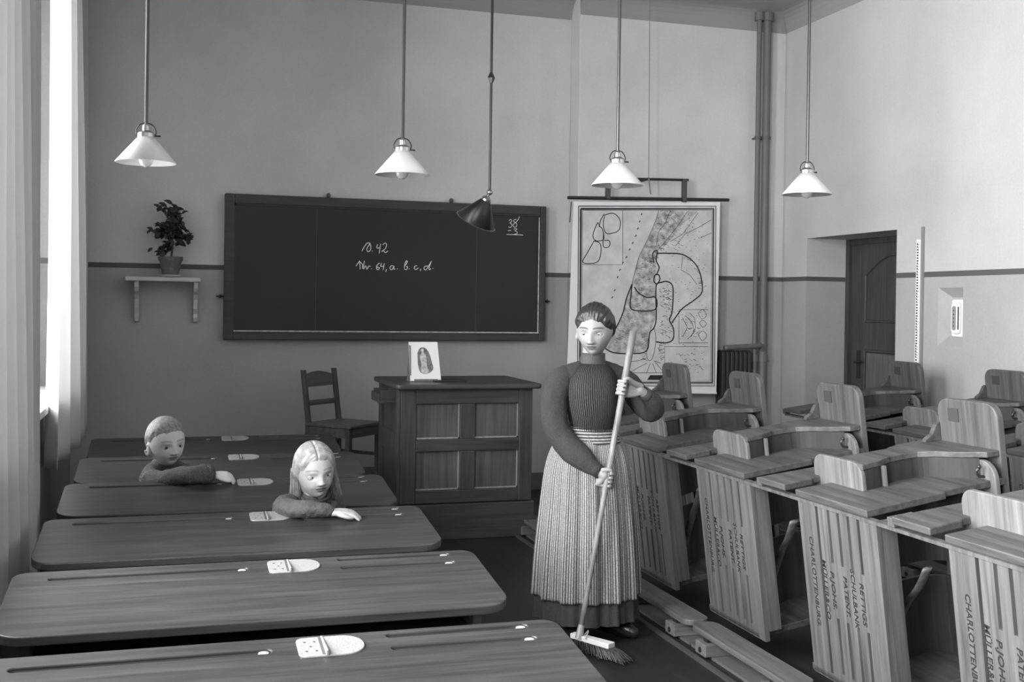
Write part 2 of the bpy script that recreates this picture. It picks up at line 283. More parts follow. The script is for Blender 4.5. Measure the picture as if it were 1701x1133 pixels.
MAP_HATCH=[[(3.81,2.071),(3.817,2.076),(3.824,2.071)],[(3.871,1.914),(3.884,1.912),(3.897,1.9)],[(3.741,1.786),(3.747,1.791),(3.754,1.79)],[(3.654,1.322),(3.668,1.319),(3.681,1.307)],[(3.846,1.978),(3.86,1.968),(3.874,1.966)],[(3.982,2.284),(3.992,2.285),(4.003,2.277)],[(3.728,1.847),(3.742,1.839),(3.756,1.827)],[(3.892,1.986),(3.906,1.979),(3.92,1.98)],[(3.769,1.814),(3.778,1.816),(3.788,1.809)],[(3.876,1.982),(3.882,1.983),(3.887,1.988)],[(3.842,2.003),(3.85,1.996),(3.859,2.002)],[(3.888,2.135),(3.9,2.141),(3.912,2.143)],[(3.855,1.946),(3.866,1.942),(3.877,1.949)],[(3.892,2.264),(3.905,2.266),(3.918,2.271)],[(3.844,2.069),(3.853,2.078),(3.863,2.076)],[(3.784,1.646),(3.797,1.633),(3.81,1.627)],[(3.961,2.36),(3.975,2.354),(3.988,2.341)],[(3.618,1.306),(3.627,1.306),(3.635,1.296)],[(3.742,1.877),(3.757,1.879),(3.772,1.878)],[(3.927,2.369),(3.941,2.374),(3.954,2.378)],[(3.77,1.99),(3.779,1.987),(3.789,1.975)],[(3.909,2.312),(3.921,2.32),(3.933,2.321)],[(3.983,2.335),(3.998,2.343),(4.014,2.343)],[(3.818,1.795),(3.833,1.795),(3.849,1.795)],[(3.852,2.063),(3.862,2.07),(3.871,2.073)],[(3.666,1.359),(3.671,1.361),(3.677,1.357)],[(3.821,2.061),(3.835,2.068),(3.849,2.068)],[(4.046,2.326),(4.062,2.325),(4.077,2.32)],[(3.636,1.347),(3.648,1.342),(3.661,1.334)],[(3.919,2.274),(3.933,2.262),(3.948,2.257)],[(3.845,1.959),(3.857,1.95),(3.869,1.947)],[(3.8,1.795),(3.809,1.788),(3.817,1.789)],[(3.533,1.293),(3.547,1.281),(3.562,1.27)],[(4.045,2.334),(4.06,2.337),(4.075,2.346)],[(3.925,2.311),(3.936,2.306),(3.948,2.305)],[(3.562,1.321),(3.577,1.333),(3.591,1.337)],[(3.562,1.371),(3.575,1.361),(3.588,1.356)],[(3.829,1.774),(3.841,1.779),(3.853,1.781)],[(3.656,1.357),(3.667,1.361),(3.677,1.355)],[(4.002,2.344),(4.016,2.342),(4.03,2.341)],[(3.923,2.223),(3.934,2.225),(3.944,2.213)],[(3.687,1.423),(3.698,1.429),(3.708,1.433)],[(3.642,1.507),(3.652,1.504),(3.662,1.512)],[(3.903,2.271),(3.917,2.268),(3.931,2.264)],[(3.854,1.889),(3.861,1.882),(3.867,1.883)],[(3.871,2.135),(3.881,2.127),(3.891,2.124)],[(3.981,2.182),(3.988,2.184),(3.995,2.187)],[(3.827,1.957),(3.839,1.956),(3.852,1.94)],[(3.833,1.976),(3.846,1.975),(3.858,1.974)],[(3.931,2.294),(3.94,2.287),(3.949,2.284)],[(3.607,1.264),(3.619,1.263),(3.63,1.256)],[(3.604,1.336),(3.613,1.326),(3.621,1.324)],[(3.688,1.509),(3.695,1.505),(3.702,1.508)],[(3.84,1.941),(3.846,1.947),(3.853,1.946)],[(3.608,1.471),(3.617,1.465),(3.626,1.458)],[(3.837,1.949),(3.846,1.947),(3.855,1.957)],[(3.938,2.162),(3.946,2.168),(3.955,2.164)],[(4.063,2.362),(4.076,2.352),(4.09,2.347)],[(3.546,1.296),(3.556,1.293),(3.566,1.291)],[(3.641,1.311),(3.648,1.305),(3.654,1.301)],[(3.769,1.665),(3.782,1.664),(3.796,1.657)],[(3.591,1.321),(3.605,1.315),(3.619,1.313)],[(3.786,1.976),(3.798,1.972),(3.809,1.979)],[(3.598,1.349),(3.611,1.352),(3.625,1.349)],[(3.731,1.904),(3.741,1.904),(3.752,1.91)],[(3.731,1.715),(3.743,1.712),(3.754,1.698)],[(4.047,2.307),(4.061,2.297),(4.076,2.285)],[(3.764,1.974),(3.772,1.97),(3.779,1.977)],[(3.657,1.356),(3.664,1.36),(3.672,1.361)],[(3.548,1.301),(3.56,1.295),(3.572,1.288)],[(3.56,1.29),(3.567,1.294),(3.574,1.288)],[(3.96,2.345),(3.966,2.341),(3.972,2.35)],[(3.891,1.994),(3.904,1.988),(3.917,1.984)],[(3.655,1.297),(3.666,1.291),(3.677,1.287)],[(3.72,1.615),(3.727,1.61),(3.734,1.614)],[(3.722,1.837),(3.736,1.844),(3.75,1.846)],[(3.837,1.92),(3.846,1.917),(3.855,1.91)],[(3.731,1.895),(3.736,1.887),(3.742,1.888)],[(3.882,2.202),(3.896,2.199),(3.91,2.186)],[(3.767,1.77),(3.775,1.763),(3.782,1.764)],[(3.616,1.254),(3.631,1.247),(3.645,1.233)],[(3.682,1.407),(3.688,1.404),(3.695,1.404)],[(3.58,1.336),(3.594,1.332),(3.608,1.327)],[(4.006,2.34),(4.02,2.341),(4.034,2.347)],[(3.888,1.981),(3.897,1.975),(3.906,1.976)],[(3.674,1.357),(3.686,1.348),(3.698,1.341)],[(3.759,1.724),(3.768,1.723),(3.777,1.71)],[(3.718,1.632),(3.73,1.633),(3.741,1.628)],[(3.832,2.126),(3.847,2.118),(3.861,2.111)],[(4.027,2.251),(4.038,2.253),(4.048,2.24)],[(3.652,1.413),(3.658,1.409),(3.663,1.409)],[(3.984,2.343),(3.993,2.341),(4.002,2.35)],[(3.744,1.574),(3.753,1.574),(3.762,1.577)],[(3.974,2.343),(3.987,2.331),(4.0,2.323)],[(3.858,1.986),(3.871,1.982),(3.883,1.973)],[(3.844,2.166),(3.859,2.161),(3.873,2.147)],[(3.677,1.561),(3.691,1.56),(3.704,1.553)],[(3.713,1.71),(3.719,1.712),(3.724,1.709)],[(3.895,1.995),(3.908,2.004),(3.921,2.005)],[(3.538,1.263),(3.545,1.261),(3.553,1.27)],[(3.793,1.671),(3.8,1.672),(3.806,1.669)],[(3.869,1.868),(3.877,1.866),(3.885,1.874)],[(4.027,2.254),(4.038,2.254),(4.049,2.258)],[(3.547,1.341),(3.554,1.335),(3.561,1.332)],[(4.031,2.353),(4.039,2.36),(4.046,2.358)],[(3.798,1.966),(3.809,1.961),(3.821,1.949)],[(3.538,1.26),(3.552,1.257),(3.567,1.267)],[(3.801,1.658),(3.816,1.661),(3.83,1.672)],[(3.786,1.671),(3.793,1.678),(3.801,1.677)],[(3.796,1.844),(3.805,1.84),(3.814,1.841)],[(3.676,1.422),(3.683,1.428),(3.69,1.429)],[(3.88,2.069),(3.892,2.074),(3.903,2.076)],[(3.847,1.94),(3.854,1.938),(3.862,1.929)],[(3.546,1.268),(3.553,1.267),(3.56,1.276)],[(3.774,1.603),(3.78,1.605),(3.786,1.602)],[(3.699,1.623),(3.708,1.626),(3.717,1.629)],[(3.809,1.944),(3.814,1.943),(3.82,1.949)],[(3.694,1.601),(3.702,1.603),(3.711,1.607)],[(3.611,1.353),(3.622,1.351),(3.633,1.337)],[(3.767,1.715),(3.779,1.719),(3.792,1.709)],[(3.845,1.886),(3.851,1.892),(3.857,1.891)],[(3.822,1.994),(3.834,2.0),(3.846,1.998)],[(3.846,1.953),(3.861,1.945),(3.876,1.948)],[(3.828,2.037),(3.839,2.037),(3.85,2.034)],[(3.578,1.384),(3.584,1.379),(3.591,1.383)],[(3.833,1.733),(3.845,1.736),(3.857,1.742)],[(4.03,2.325),(4.036,2.317),(4.042,2.317)],[(3.688,1.512),(3.696,1.516),(3.704,1.509)],[(3.846,1.848),(3.856,1.853),(3.866,1.854)],[(3.796,1.652),(3.804,1.649),(3.813,1.641)],[(4.005,2.379),(4.019,2.378),(4.033,2.363)],[(3.736,1.887),(3.75,1.89),(3.765,1.887)],[(3.701,1.41),(3.709,1.402),(3.716,1.402)],[(3.681,1.326),(3.687,1.331),(3.692,1.332)],[(3.768,1.805),(3.78,1.807),(3.791,1.815)],[(3.748,1.702),(3.76,1.706),(3.773,1.698)],[(3.744,1.884),(3.757,1.891),(3.769,1.896)],[(3.787,1.956),(3.793,1.953),(3.8,1.952)],[(4.043,2.304),(4.056,2.308),(4.069,2.314)],[(3.772,1.895),(3.785,1.896),(3.798,1.897)],[(3.736,1.786),(3.744,1.785),(3.751,1.782)],[(3.746,1.684),(3.757,1.686),(3.768,1.679)],[(3.624,1.292),(3.639,1.287),(3.653,1.279)],[(3.792,1.96),(3.8,1.964),(3.809,1.963)],[(3.889,2.115),(3.898,2.114),(3.907,2.118)],[(3.881,1.975),(3.89,1.967),(3.899,1.966)],[(3.854,2.164),(3.86,2.166),(3.866,2.155)],[(3.547,1.38),(3.558,1.38),(3.569,1.372)],[(3.935,2.059),(3.943,2.06),(3.951,2.06)],[(3.675,1.6),(3.688,1.61),(3.701,1.612)],[(3.902,2.316),(3.912,2.307),(3.922,2.301)],[(3.842,1.767),(3.851,1.766),(3.86,1.769)],[(3.98,2.381),(3.991,2.377),(4.003,2.371)],[(3.592,1.312),(3.601,1.314),(3.611,1.304)],[(3.766,1.921),(3.774,1.929),(3.782,1.93)],[(3.831,1.866),(3.845,1.863),(3.859,1.853)],[(3.793,1.67),(3.807,1.675),(3.821,1.671)],[(3.664,1.328),(3.678,1.317),(3.692,1.307)],[(3.833,1.888),(3.844,1.881),(3.855,1.873)],[(3.573,1.324),(3.579,1.32),(3.585,1.325)],[(3.773,1.703),(3.78,1.705),(3.788,1.707)],[(3.597,1.37),(3.607,1.366),(3.616,1.37)],[(4.007,2.242),(4.019,2.245),(4.031,2.257)],[(3.828,1.854),(3.835,1.856),(3.842,1.856)],[(3.881,2.028),(3.893,2.02),(3.905,2.023)],[(3.724,1.532),(3.739,1.52),(3.753,1.51)],[(3.82,1.95),(3.833,1.941),(3.846,1.938)],[(3.726,1.584),(3.737,1.59),(3.748,1.589)],[(3.692,1.687),(3.707,1.689),(3.721,1.703)],[(3.759,1.979),(3.772,1.978),(3.785,1.965)],[(3.702,1.458),(3.71,1.462),(3.718,1.454)],[(3.966,2.309),(3.978,2.309),(3.99,2.3)],[(3.598,1.489),(3.605,1.493),(3.612,1.485)],[(3.949,2.14),(3.954,2.142),(3.96,2.144)],[(3.83,1.95),(3.842,1.943),(3.855,1.944)],[(3.841,1.958),(3.849,1.965),(3.857,1.964)],[(3.599,1.385),(3.613,1.382),(3.627,1.373)],[(3.854,2.117),(3.864,2.122),(3.873,2.115)],[(3.65,1.402),(3.664,1.392),(3.678,1.384)],[(3.677,1.446),(3.691,1.441),(3.704,1.445)],[(3.902,2.257),(3.912,2.256),(3.922,2.264)],[(3.831,1.797),(3.842,1.801),(3.853,1.799)],[(3.708,1.693),(3.718,1.697),(3.727,1.704)],[(3.586,1.366),(3.599,1.363),(3.613,1.347)],[(3.742,1.523),(3.754,1.517),(3.767,1.504)],[(3.796,1.78),(3.803,1.774),(3.811,1.776)],[(3.709,1.781),(3.715,1.782),(3.721,1.783)],[(3.967,2.275),(3.981,2.274),(3.994,2.28)],[(3.956,2.15),(3.964,2.144),(3.972,2.146)],[(3.983,2.374),(3.99,2.373),(3.998,2.371)],[(3.973,1.373),(3.981,1.365),(3.988,1.367)],[(3.955,1.331),(3.964,1.333),(3.973,1.322)],[(4.004,1.68),(4.014,1.684),(4.025,1.678)],[(3.962,1.694),(3.976,1.693),(3.989,1.69)],[(4.026,1.638),(4.039,1.63),(4.052,1.628)],[(3.952,1.58),(3.964,1.581),(3.976,1.59)],[(4.04,1.364),(4.05,1.357),(4.06,1.361)],[(3.962,1.725),(3.974,1.722),(3.985,1.721)],[(3.978,1.699),(3.987,1.705),(3.997,1.705)],[(3.993,1.64),(4.0,1.641),(4.007,1.64)],[(3.962,1.485),(3.972,1.484),(3.981,1.489)],[(3.996,1.743),(4.011,1.753),(4.025,1.757)],[(3.936,1.404),(3.944,1.4),(3.952,1.402)],[(3.945,1.432),(3.957,1.438),(3.97,1.444)],[(3.961,1.62),(3.972,1.622),(3.984,1.622)],[(3.974,1.709),(3.987,1.698),(4.0,1.689)],[(3.986,1.35),(3.999,1.356),(4.013,1.352)],[(3.947,1.434),(3.958,1.429),(3.968,1.428)],[(3.996,1.734),(4.002,1.729),(4.008,1.727)],[(4.006,1.655),(4.012,1.653),(4.017,1.646)],[(4.034,1.576),(4.04,1.577),(4.046,1.567)],[(4.014,1.609),(4.025,1.599),(4.036,1.597)],[(4.032,1.407),(4.041,1.402),(4.049,1.402)],[(4.035,1.462),(4.041,1.465),(4.046,1.465)],[(3.965,1.663),(3.976,1.668),(3.988,1.674)],[(3.932,1.659),(3.939,1.654),(3.945,1.656)],[(4.024,1.656),(4.033,1.656),(4.042,1.664)],[(3.974,1.563),(3.981,1.555),(3.988,1.554)],[(3.955,1.566),(3.963,1.565),(3.972,1.568)],[(3.981,1.596),(3.995,1.59),(4.009,1.587)],[(3.997,1.649),(4.012,1.646),(4.026,1.638)],[(4.01,1.558),(4.018,1.557),(4.027,1.56)],[(4.018,1.621),(4.026,1.62),(4.034,1.622)],[(4.039,1.524),(4.048,1.519),(4.058,1.509)],[(3.984,1.495),(3.994,1.489),(4.003,1.49)],[(4.025,1.369),(4.039,1.367),(4.053,1.355)],[(3.959,1.343),(3.969,1.35),(3.979,1.351)],[(3.99,1.663),(3.999,1.668),(4.009,1.67)],[(3.945,1.342),(3.955,1.345),(3.965,1.339)],[(3.963,1.63),(3.974,1.63),(3.985,1.632)],[(3.972,1.587),(3.982,1.589),(3.993,1.581)],[(3.974,1.493),(3.98,1.489),(3.987,1.484)],[(3.993,1.648),(4.005,1.641),(4.017,1.634)],[(3.961,1.348),(3.971,1.34),(3.981,1.332)],[(3.923,1.708),(3.934,1.714),(3.945,1.716)],[(3.949,1.42),(3.963,1.413),(3.978,1.409)],[(4.029,1.353),(4.035,1.35),(4.041,1.346)],[(3.971,1.647),(3.984,1.647),(3.997,1.636)],[(3.928,1.693),(3.942,1.693),(3.956,1.681)],[(3.936,1.706),(3.942,1.701),(3.948,1.696)],[(3.953,1.377),(3.962,1.372),(3.971,1.37)],[(3.939,1.586),(3.95,1.574),(3.96,1.571)],[(4.035,1.525),(4.041,1.53),(4.047,1.521)],[(4.013,1.316),(4.027,1.312),(4.041,1.302)],[(4.002,1.467),(4.013,1.466),(4.024,1.477)],[(4.014,1.545),(4.023,1.549),(4.033,1.554)],[(4.021,1.546),(4.032,1.545),(4.043,1.544)],[(3.994,1.483),(4.002,1.479),(4.01,1.484)],[(4.003,1.628),(4.018,1.634),(4.033,1.634)],[(3.964,1.603),(3.977,1.6),(3.99,1.587)],[(4.006,1.668),(4.013,1.673),(4.02,1.667)],[(4.004,1.459),(4.011,1.456),(4.017,1.452)],[(3.985,1.704),(3.993,1.705),(4.001,1.708)],[(4.011,1.697),(4.019,1.696),(4.027,1.703)],[(3.955,1.66),(3.966,1.652),(3.977,1.649)],[(4.044,1.381),(4.053,1.385),(4.062,1.39)],[(4.02,1.653),(4.035,1.658),(4.05,1.653)],[(3.994,1.595),(4.004,1.586),(4.014,1.584)],[(3.962,1.648),(3.969,1.65),(3.976,1.652)],[(3.951,1.453),(3.961,1.446),(3.971,1.451)],[(4.015,1.578),(4.029,1.586),(4.043,1.585)],[(3.993,1.701),(4.003,1.698),(4.014,1.698)],[(3.997,1.63),(4.008,1.628),(4.02,1.631)],[(4.008,1.644),(4.023,1.643),(4.039,1.627)],[(3.94,1.601),(3.951,1.6),(3.961,1.608)],[(4.011,1.711),(4.026,1.701),(4.041,1.693)],[(4.002,1.68),(4.011,1.675),(4.019,1.677)],[(4.017,1.636),(4.027,1.636),(4.036,1.624)],[(3.95,1.409),(3.964,1.416),(3.978,1.42)],[(3.965,1.661),(3.973,1.661),(3.98,1.655)],[(4.086,2.321),(4.098,2.315),(4.11,2.31)],[(3.908,2.077),(3.919,2.081),(3.931,2.082)],[(3.947,2.063),(3.96,2.053),(3.973,2.044)],[(3.994,2.071),(4.004,2.069),(4.014,2.073)],[(4.043,2.097),(4.055,2.088),(4.067,2.084)],[(4.197,2.302),(4.206,2.306),(4.215,2.3)],[(3.961,2.138),(3.972,2.142),(3.983,2.139)],[(4.003,2.258),(4.017,2.262),(4.03,2.261)],[(4.007,2.245),(4.02,2.246),(4.033,2.239)],[(3.906,2.093),(3.913,2.092),(3.919,2.098)],[(4.187,2.319),(4.195,2.326),(4.204,2.324)],[(3.986,2.097),(3.998,2.089),(4.011,2.08)],[(4.051,2.176),(4.066,2.177),(4.082,2.17)],[(4.222,2.285),(4.234,2.282),(4.246,2.276)],[(4.092,2.341),(4.101,2.336),(4.109,2.332)],[(3.958,2.163),(3.964,2.163),(3.97,2.169)],[(4.098,2.259),(4.111,2.261),(4.124,2.253)],[(4.103,2.19),(4.113,2.186),(4.123,2.183)],[(4.099,2.105),(4.105,2.109),(4.112,2.103)],[(4.06,2.129),(4.073,2.132),(4.085,2.128)],[(4.028,2.2),(4.043,2.197),(4.059,2.186)],[(4.102,2.309),(4.118,2.307),(4.133,2.291)],[(4.064,2.222),(4.076,2.217),(4.087,2.208)],[(4.059,2.066),(4.073,2.054),(4.087,2.049)],[(4.082,2.126),(4.094,2.119),(4.106,2.123)],[(4.097,2.073),(4.108,2.071),(4.118,2.065)],[(4.156,2.205),(4.169,2.199),(4.183,2.196)],[(4.119,2.31),(4.135,2.309),(4.15,2.313)],[(4.065,2.211),(4.076,2.203),(4.086,2.197)],[(4.047,2.212),(4.054,2.207),(4.062,2.205)],[(4.123,2.095),(4.135,2.088),(4.146,2.092)],[(4.097,2.104),(4.104,2.099),(4.111,2.102)],[(4.18,2.314),(4.194,2.314),(4.207,2.319)],[(4.022,2.159),(4.038,2.16),(4.053,2.164)],[(3.925,2.065),(3.932,2.071),(3.939,2.073)],[(3.925,2.06),(3.939,2.061),(3.953,2.056)],[(4.018,2.237),(4.029,2.241),(4.04,2.248)],[(4.114,2.267),(4.127,2.27),(4.139,2.265)],[(4.182,2.266),(4.195,2.264),(4.208,2.256)],[(3.997,2.143),(4.012,2.139),(4.027,2.133)],[(3.801,1.242),(3.81,1.246),(3.819,1.239)],[(3.788,1.154),(3.797,1.145),(3.806,1.143)],[(3.773,1.157),(3.779,1.153),(3.785,1.151)],[(3.8,1.163),(3.809,1.168),(3.818,1.166)],[(3.792,1.135),(3.802,1.132),(3.813,1.124)],[(3.81,1.124),(3.822,1.115),(3.834,1.113)],[(3.781,1.273),(3.793,1.265),(3.806,1.261)],[(3.783,1.179),(3.796,1.179),(3.809,1.189)],[(3.78,1.223),(3.787,1.223),(3.794,1.214)],[(3.788,1.212),(3.794,1.205),(3.799,1.207)],[(3.791,1.284),(3.8,1.287),(3.809,1.293)],[(3.77,1.123),(3.784,1.122),(3.798,1.134)],[(3.791,1.231),(3.801,1.227),(3.811,1.218)],[(3.776,1.247),(3.785,1.253),(3.794,1.25)],[(3.805,1.24),(3.812,1.238),(3.819,1.231)],[(3.812,1.142),(3.819,1.138),(3.826,1.143)],[(3.8,1.28),(3.808,1.278),(3.816,1.269)],[(3.767,1.214),(3.778,1.214),(3.789,1.211)],[(3.797,1.173),(3.811,1.174),(3.824,1.166)],[(3.78,1.308),(3.795,1.308),(3.809,1.317)],[(3.781,1.136),(3.796,1.125),(3.811,1.117)],[(3.798,1.148),(3.806,1.154),(3.815,1.157)],[(3.793,1.224),(3.801,1.213),(3.809,1.212)],[(3.808,1.315),(3.819,1.314),(3.83,1.317)],[(3.797,1.34),(3.805,1.342),(3.813,1.334)],[(3.932,1.174),(3.94,1.175),(3.948,1.179)],[(3.937,1.196),(3.944,1.197),(3.952,1.202)],[(3.925,1.207),(3.936,1.204),(3.947,1.195)],[(3.952,1.115),(3.962,1.12),(3.972,1.122)],[(3.964,1.135),(3.971,1.135),(3.977,1.141)],[(3.933,1.19),(3.94,1.19),(3.947,1.189)],[(3.968,1.18),(3.98,1.183),(3.991,1.174)],[(3.947,1.19),(3.956,1.182),(3.964,1.184)],[(3.959,1.157),(3.974,1.152),(3.989,1.133)],[(3.951,1.127),(3.956,1.131),(3.962,1.123)],[(3.94,1.143),(3.955,1.133),(3.97,1.119)],[(3.95,1.177),(3.964,1.169),(3.977,1.171)],[(3.937,1.218),(3.943,1.222),(3.949,1.218)],[(3.953,1.242),(3.964,1.239),(3.975,1.249)],[(3.97,1.206),(3.979,1.212),(3.988,1.209)],[(3.934,1.247),(3.946,1.245),(3.958,1.235)],[(3.914,1.261),(3.925,1.268),(3.936,1.263)],[(3.947,1.255),(3.953,1.252),(3.959,1.257)],[(3.951,1.259),(3.965,1.265),(3.979,1.273)],[(3.926,1.217),(3.935,1.212),(3.945,1.206)],[(3.924,1.22),(3.932,1.218),(3.94,1.222)],[(3.963,1.139),(3.972,1.134),(3.981,1.141)],[(3.947,1.197),(3.961,1.203),(3.974,1.21)],[(3.938,1.237),(3.947,1.24),(3.956,1.242)],[(3.934,1.201),(3.948,1.204),(3.961,1.21)],[(4.274,1.914),(4.283,1.919),(4.291,1.921)],[(4.319,1.889),(4.328,1.888),(4.338,1.888)],[(4.301,1.795),(4.31,1.798),(4.319,1.789)],[(4.153,1.985),(4.161,1.984),(4.168,1.985)],[(4.307,1.808),(4.316,1.809),(4.325,1.8)],[(4.319,1.779),(4.328,1.776),(4.337,1.784)],[(4.203,1.989),(4.217,1.994),(4.232,2.001)],[(4.181,1.973),(4.193,1.97),(4.205,1.974)],[(4.297,1.772),(4.311,1.774),(4.324,1.766)],[(4.297,1.784),(4.308,1.781),(4.318,1.779)],[(4.292,1.769),(4.308,1.77),(4.323,1.776)],[(4.301,1.754),(4.312,1.752),(4.324,1.757)],[(4.271,1.88),(4.284,1.875),(4.298,1.879)],[(4.18,1.982),(4.193,1.973),(4.206,1.964)],[(4.208,1.964),(4.218,1.964),(4.229,1.964)],[(4.208,1.982),(4.216,1.981),(4.223,1.982)],[(4.226,1.926),(4.232,1.92),(4.237,1.923)],[(4.287,1.861),(4.298,1.861),(4.31,1.845)],[(4.28,1.811),(4.291,1.811),(4.303,1.816)],[(4.343,1.737),(4.354,1.745),(4.366,1.744)],[(4.304,1.818),(4.311,1.817),(4.317,1.814)],[(4.251,1.899),(4.266,1.892),(4.282,1.889)],[(4.295,1.733),(4.307,1.731),(4.318,1.726)],[(4.308,1.786),(4.32,1.786),(4.332,1.797)],[(4.272,1.916),(4.288,1.914),(4.303,1.927)],[(4.2,1.473),(4.211,1.472),(4.222,1.458)],[(4.266,1.358),(4.272,1.362),(4.278,1.359)],[(4.273,1.343),(4.285,1.343),(4.297,1.339)],[(4.295,1.353),(4.307,1.364),(4.319,1.366)],[(4.288,1.394),(4.297,1.385),(4.306,1.384)],[(4.225,1.448),(4.231,1.449),(4.237,1.442)],[(4.3,1.389),(4.31,1.387),(4.32,1.396)],[(4.24,1.448),(4.253,1.445),(4.267,1.436)],[(4.212,1.378),(4.226,1.384),(4.24,1.382)],[(4.198,1.388),(4.21,1.387),(4.222,1.374)],[(4.301,1.333),(4.307,1.327),(4.313,1.329)],[(4.25,1.363),(4.263,1.371),(4.276,1.375)],[(4.282,1.348),(4.292,1.351),(4.303,1.349)],[(4.284,1.394),(4.293,1.39),(4.303,1.39)],[(4.259,1.318),(4.273,1.315),(4.288,1.312)],[(4.175,1.437),(4.186,1.439),(4.197,1.428)],[(4.173,1.458),(4.183,1.459),(4.193,1.454)],[(4.221,1.436),(4.23,1.433),(4.24,1.426)],[(4.247,1.363),(4.253,1.363),(4.259,1.357)],[(4.205,1.382),(4.217,1.386),(4.229,1.394)],[(4.287,1.078),(4.302,1.075),(4.317,1.081)],[(4.212,1.035),(4.225,1.044),(4.239,1.048)],[(4.194,1.163),(4.207,1.163),(4.219,1.153)],[(4.173,1.069),(4.185,1.07),(4.198,1.066)],[(4.251,1.12),(4.265,1.122),(4.279,1.11)],[(4.169,1.06),(4.181,1.058),(4.193,1.063)],[(4.217,1.08),(4.229,1.082),(4.24,1.076)],[(4.172,1.118),(4.181,1.119),(4.191,1.126)],[(4.112,1.17),(4.126,1.166),(4.141,1.148)],[(4.331,1.041),(4.339,1.04),(4.347,1.036)],[(4.169,1.15),(4.179,1.158),(4.188,1.158)],[(4.19,1.074),(4.204,1.072),(4.218,1.057)],[(4.274,1.067),(4.287,1.074),(4.301,1.072)],[(4.218,1.125),(4.233,1.118),(4.248,1.109)],[(4.317,1.067),(4.326,1.062),(4.335,1.054)],[(4.235,1.061),(4.25,1.067),(4.265,1.074)],[(4.128,1.149),(4.142,1.159),(4.157,1.164)],[(4.235,1.171),(4.247,1.174),(4.259,1.174)],[(4.267,1.123),(4.276,1.115),(4.285,1.114)],[(4.305,1.061),(4.315,1.056),(4.325,1.06)],[(4.168,1.105),(4.181,1.102),(4.193,1.098)],[(4.25,1.16),(4.262,1.165),(4.273,1.167)],[(4.095,1.164),(4.101,1.169),(4.107,1.164)],[(4.182,1.097),(4.191,1.104),(4.2,1.106)],[(4.327,1.048),(4.341,1.041),(4.356,1.029)]]
MAP_LAND=[[(3.914,2.379),(3.889,2.298),(3.855,2.216),(3.808,2.114),(3.745,1.992),(3.714,1.891),(3.68,1.751),(3.632,1.63),(3.602,1.51),(3.539,1.38),(3.466,1.29),(3.439,1.22),(3.521,1.18),(3.672,1.171),(3.823,1.195),(3.847,1.342),(3.902,1.473),(3.899,1.674),(3.897,2.016),(4.07,2.223),(4.279,2.383)]]
MAP_FRAMES=[[(3.195,2.387),(4.448,2.436),(4.46,0.894),(3.207,0.904)],[(3.216,2.364),(4.425,2.411),(4.437,0.921),(3.228,0.93)],[(3.231,2.353),(4.412,2.398),(4.418,0.934),(3.24,0.941)],[(3.859,0.99),(3.991,0.989),(3.992,0.949),(3.831,0.95)],[(3.153,2.424),(4.488,2.471),(4.479,0.833),(3.112,0.871)]]
MAP_LETTERS=[[(3.757,2.339)],[(3.741,2.278)],[(3.726,2.218)],[(3.708,2.157)],[(3.681,2.096)],[(3.654,2.04)],[(3.626,1.975)],[(3.595,1.928)],[(3.57,1.868)],[(3.55,1.808)],[(3.526,1.698)],[(3.505,1.638)],[(3.483,1.524)]]
CARD_FIG=[[(1.63,1.251),(1.643,1.256),(1.652,1.246),(1.65,1.229),(1.662,1.216),(1.668,1.176),(1.671,1.132),(1.681,1.1),(1.651,1.091),(1.626,1.107),(1.631,1.151),(1.624,1.195),(1.627,1.216),(1.637,1.229)],[(1.606,1.226),(1.623,1.259),(1.657,1.264),(1.685,1.232),(1.702,1.176),(1.713,1.125),(1.694,1.098),(1.655,1.088),(1.621,1.101),(1.607,1.151)]]
# ------------------------------------------------------------------ room shell
struct('floor', B((XL-.5, XR+.5, YF-.2, YB+.2, -.1, 0)), M_FLOOR)
struct('ceiling', B((XL-.5, XR+.5, YF-.2, YB+.2, ZC, ZC+.1)), M_CEIL)
YR = 8.8        # the right stretch of the blackboard wall stands forward
struct('wall_back', B((XL-.5, 3.25, YB, YB+.2, 0, ZC), (3.25, XR+.5, YR, YB+.2, 0, ZC)), M_WALLB, bevel=.006, seg=2)
struct('wall_rear', B((XL-.5, XR+.5, YF-.2, YF, 0, ZC)), wall_mat('plaster_rear', .34, .28))
DY0, DY1, DZ = 7.163, 8.40, 2.17
NY0, NY1, NZ0, NZ1 = 6.42, 6.68, 1.315, 1.728
bm = bmesh.new()
XO = XR+.5
box(bm, XR, XO, YF, NY0, 0, ZC); box(bm, XR, XO, NY1, DY0, 0, ZC); box(bm, XR, XO, DY1, YB, 0, ZC)
box(bm, XR, XO, DY0, DY1, DZ, ZC); box(bm, XR, XO, NY0, NY1, 0, NZ0); box(bm, XR, XO, NY0, NY1, NZ1, ZC)
struct('wall_right', bm, M_WALLR)
bm = bmesh.new()          # splayed niche for the thermometer
o_ = [(XR, NY0, NZ0), (XR, NY1, NZ0), (XR, NY1, NZ1), (XR, NY0, NZ1)]
i_ = [(XR+.07, NY0+.03, NZ0+.09), (XR+.07, NY1-.07, NZ0+.09), (XR+.07, NY1-.07, NZ1-.07), (XR+.07, NY0+.03, NZ1-.07)]
vo = [bm.verts.new(p) for p in o_]; vi = [bm.verts.new(p) for p in i_]
for k in range(4): bm.faces.new([vo[k], vo[(k+1) % 4], vi[(k+1) % 4], vi[k]])
bm.faces.new(vi)
struct('trim_1', bm, M_WALLR)
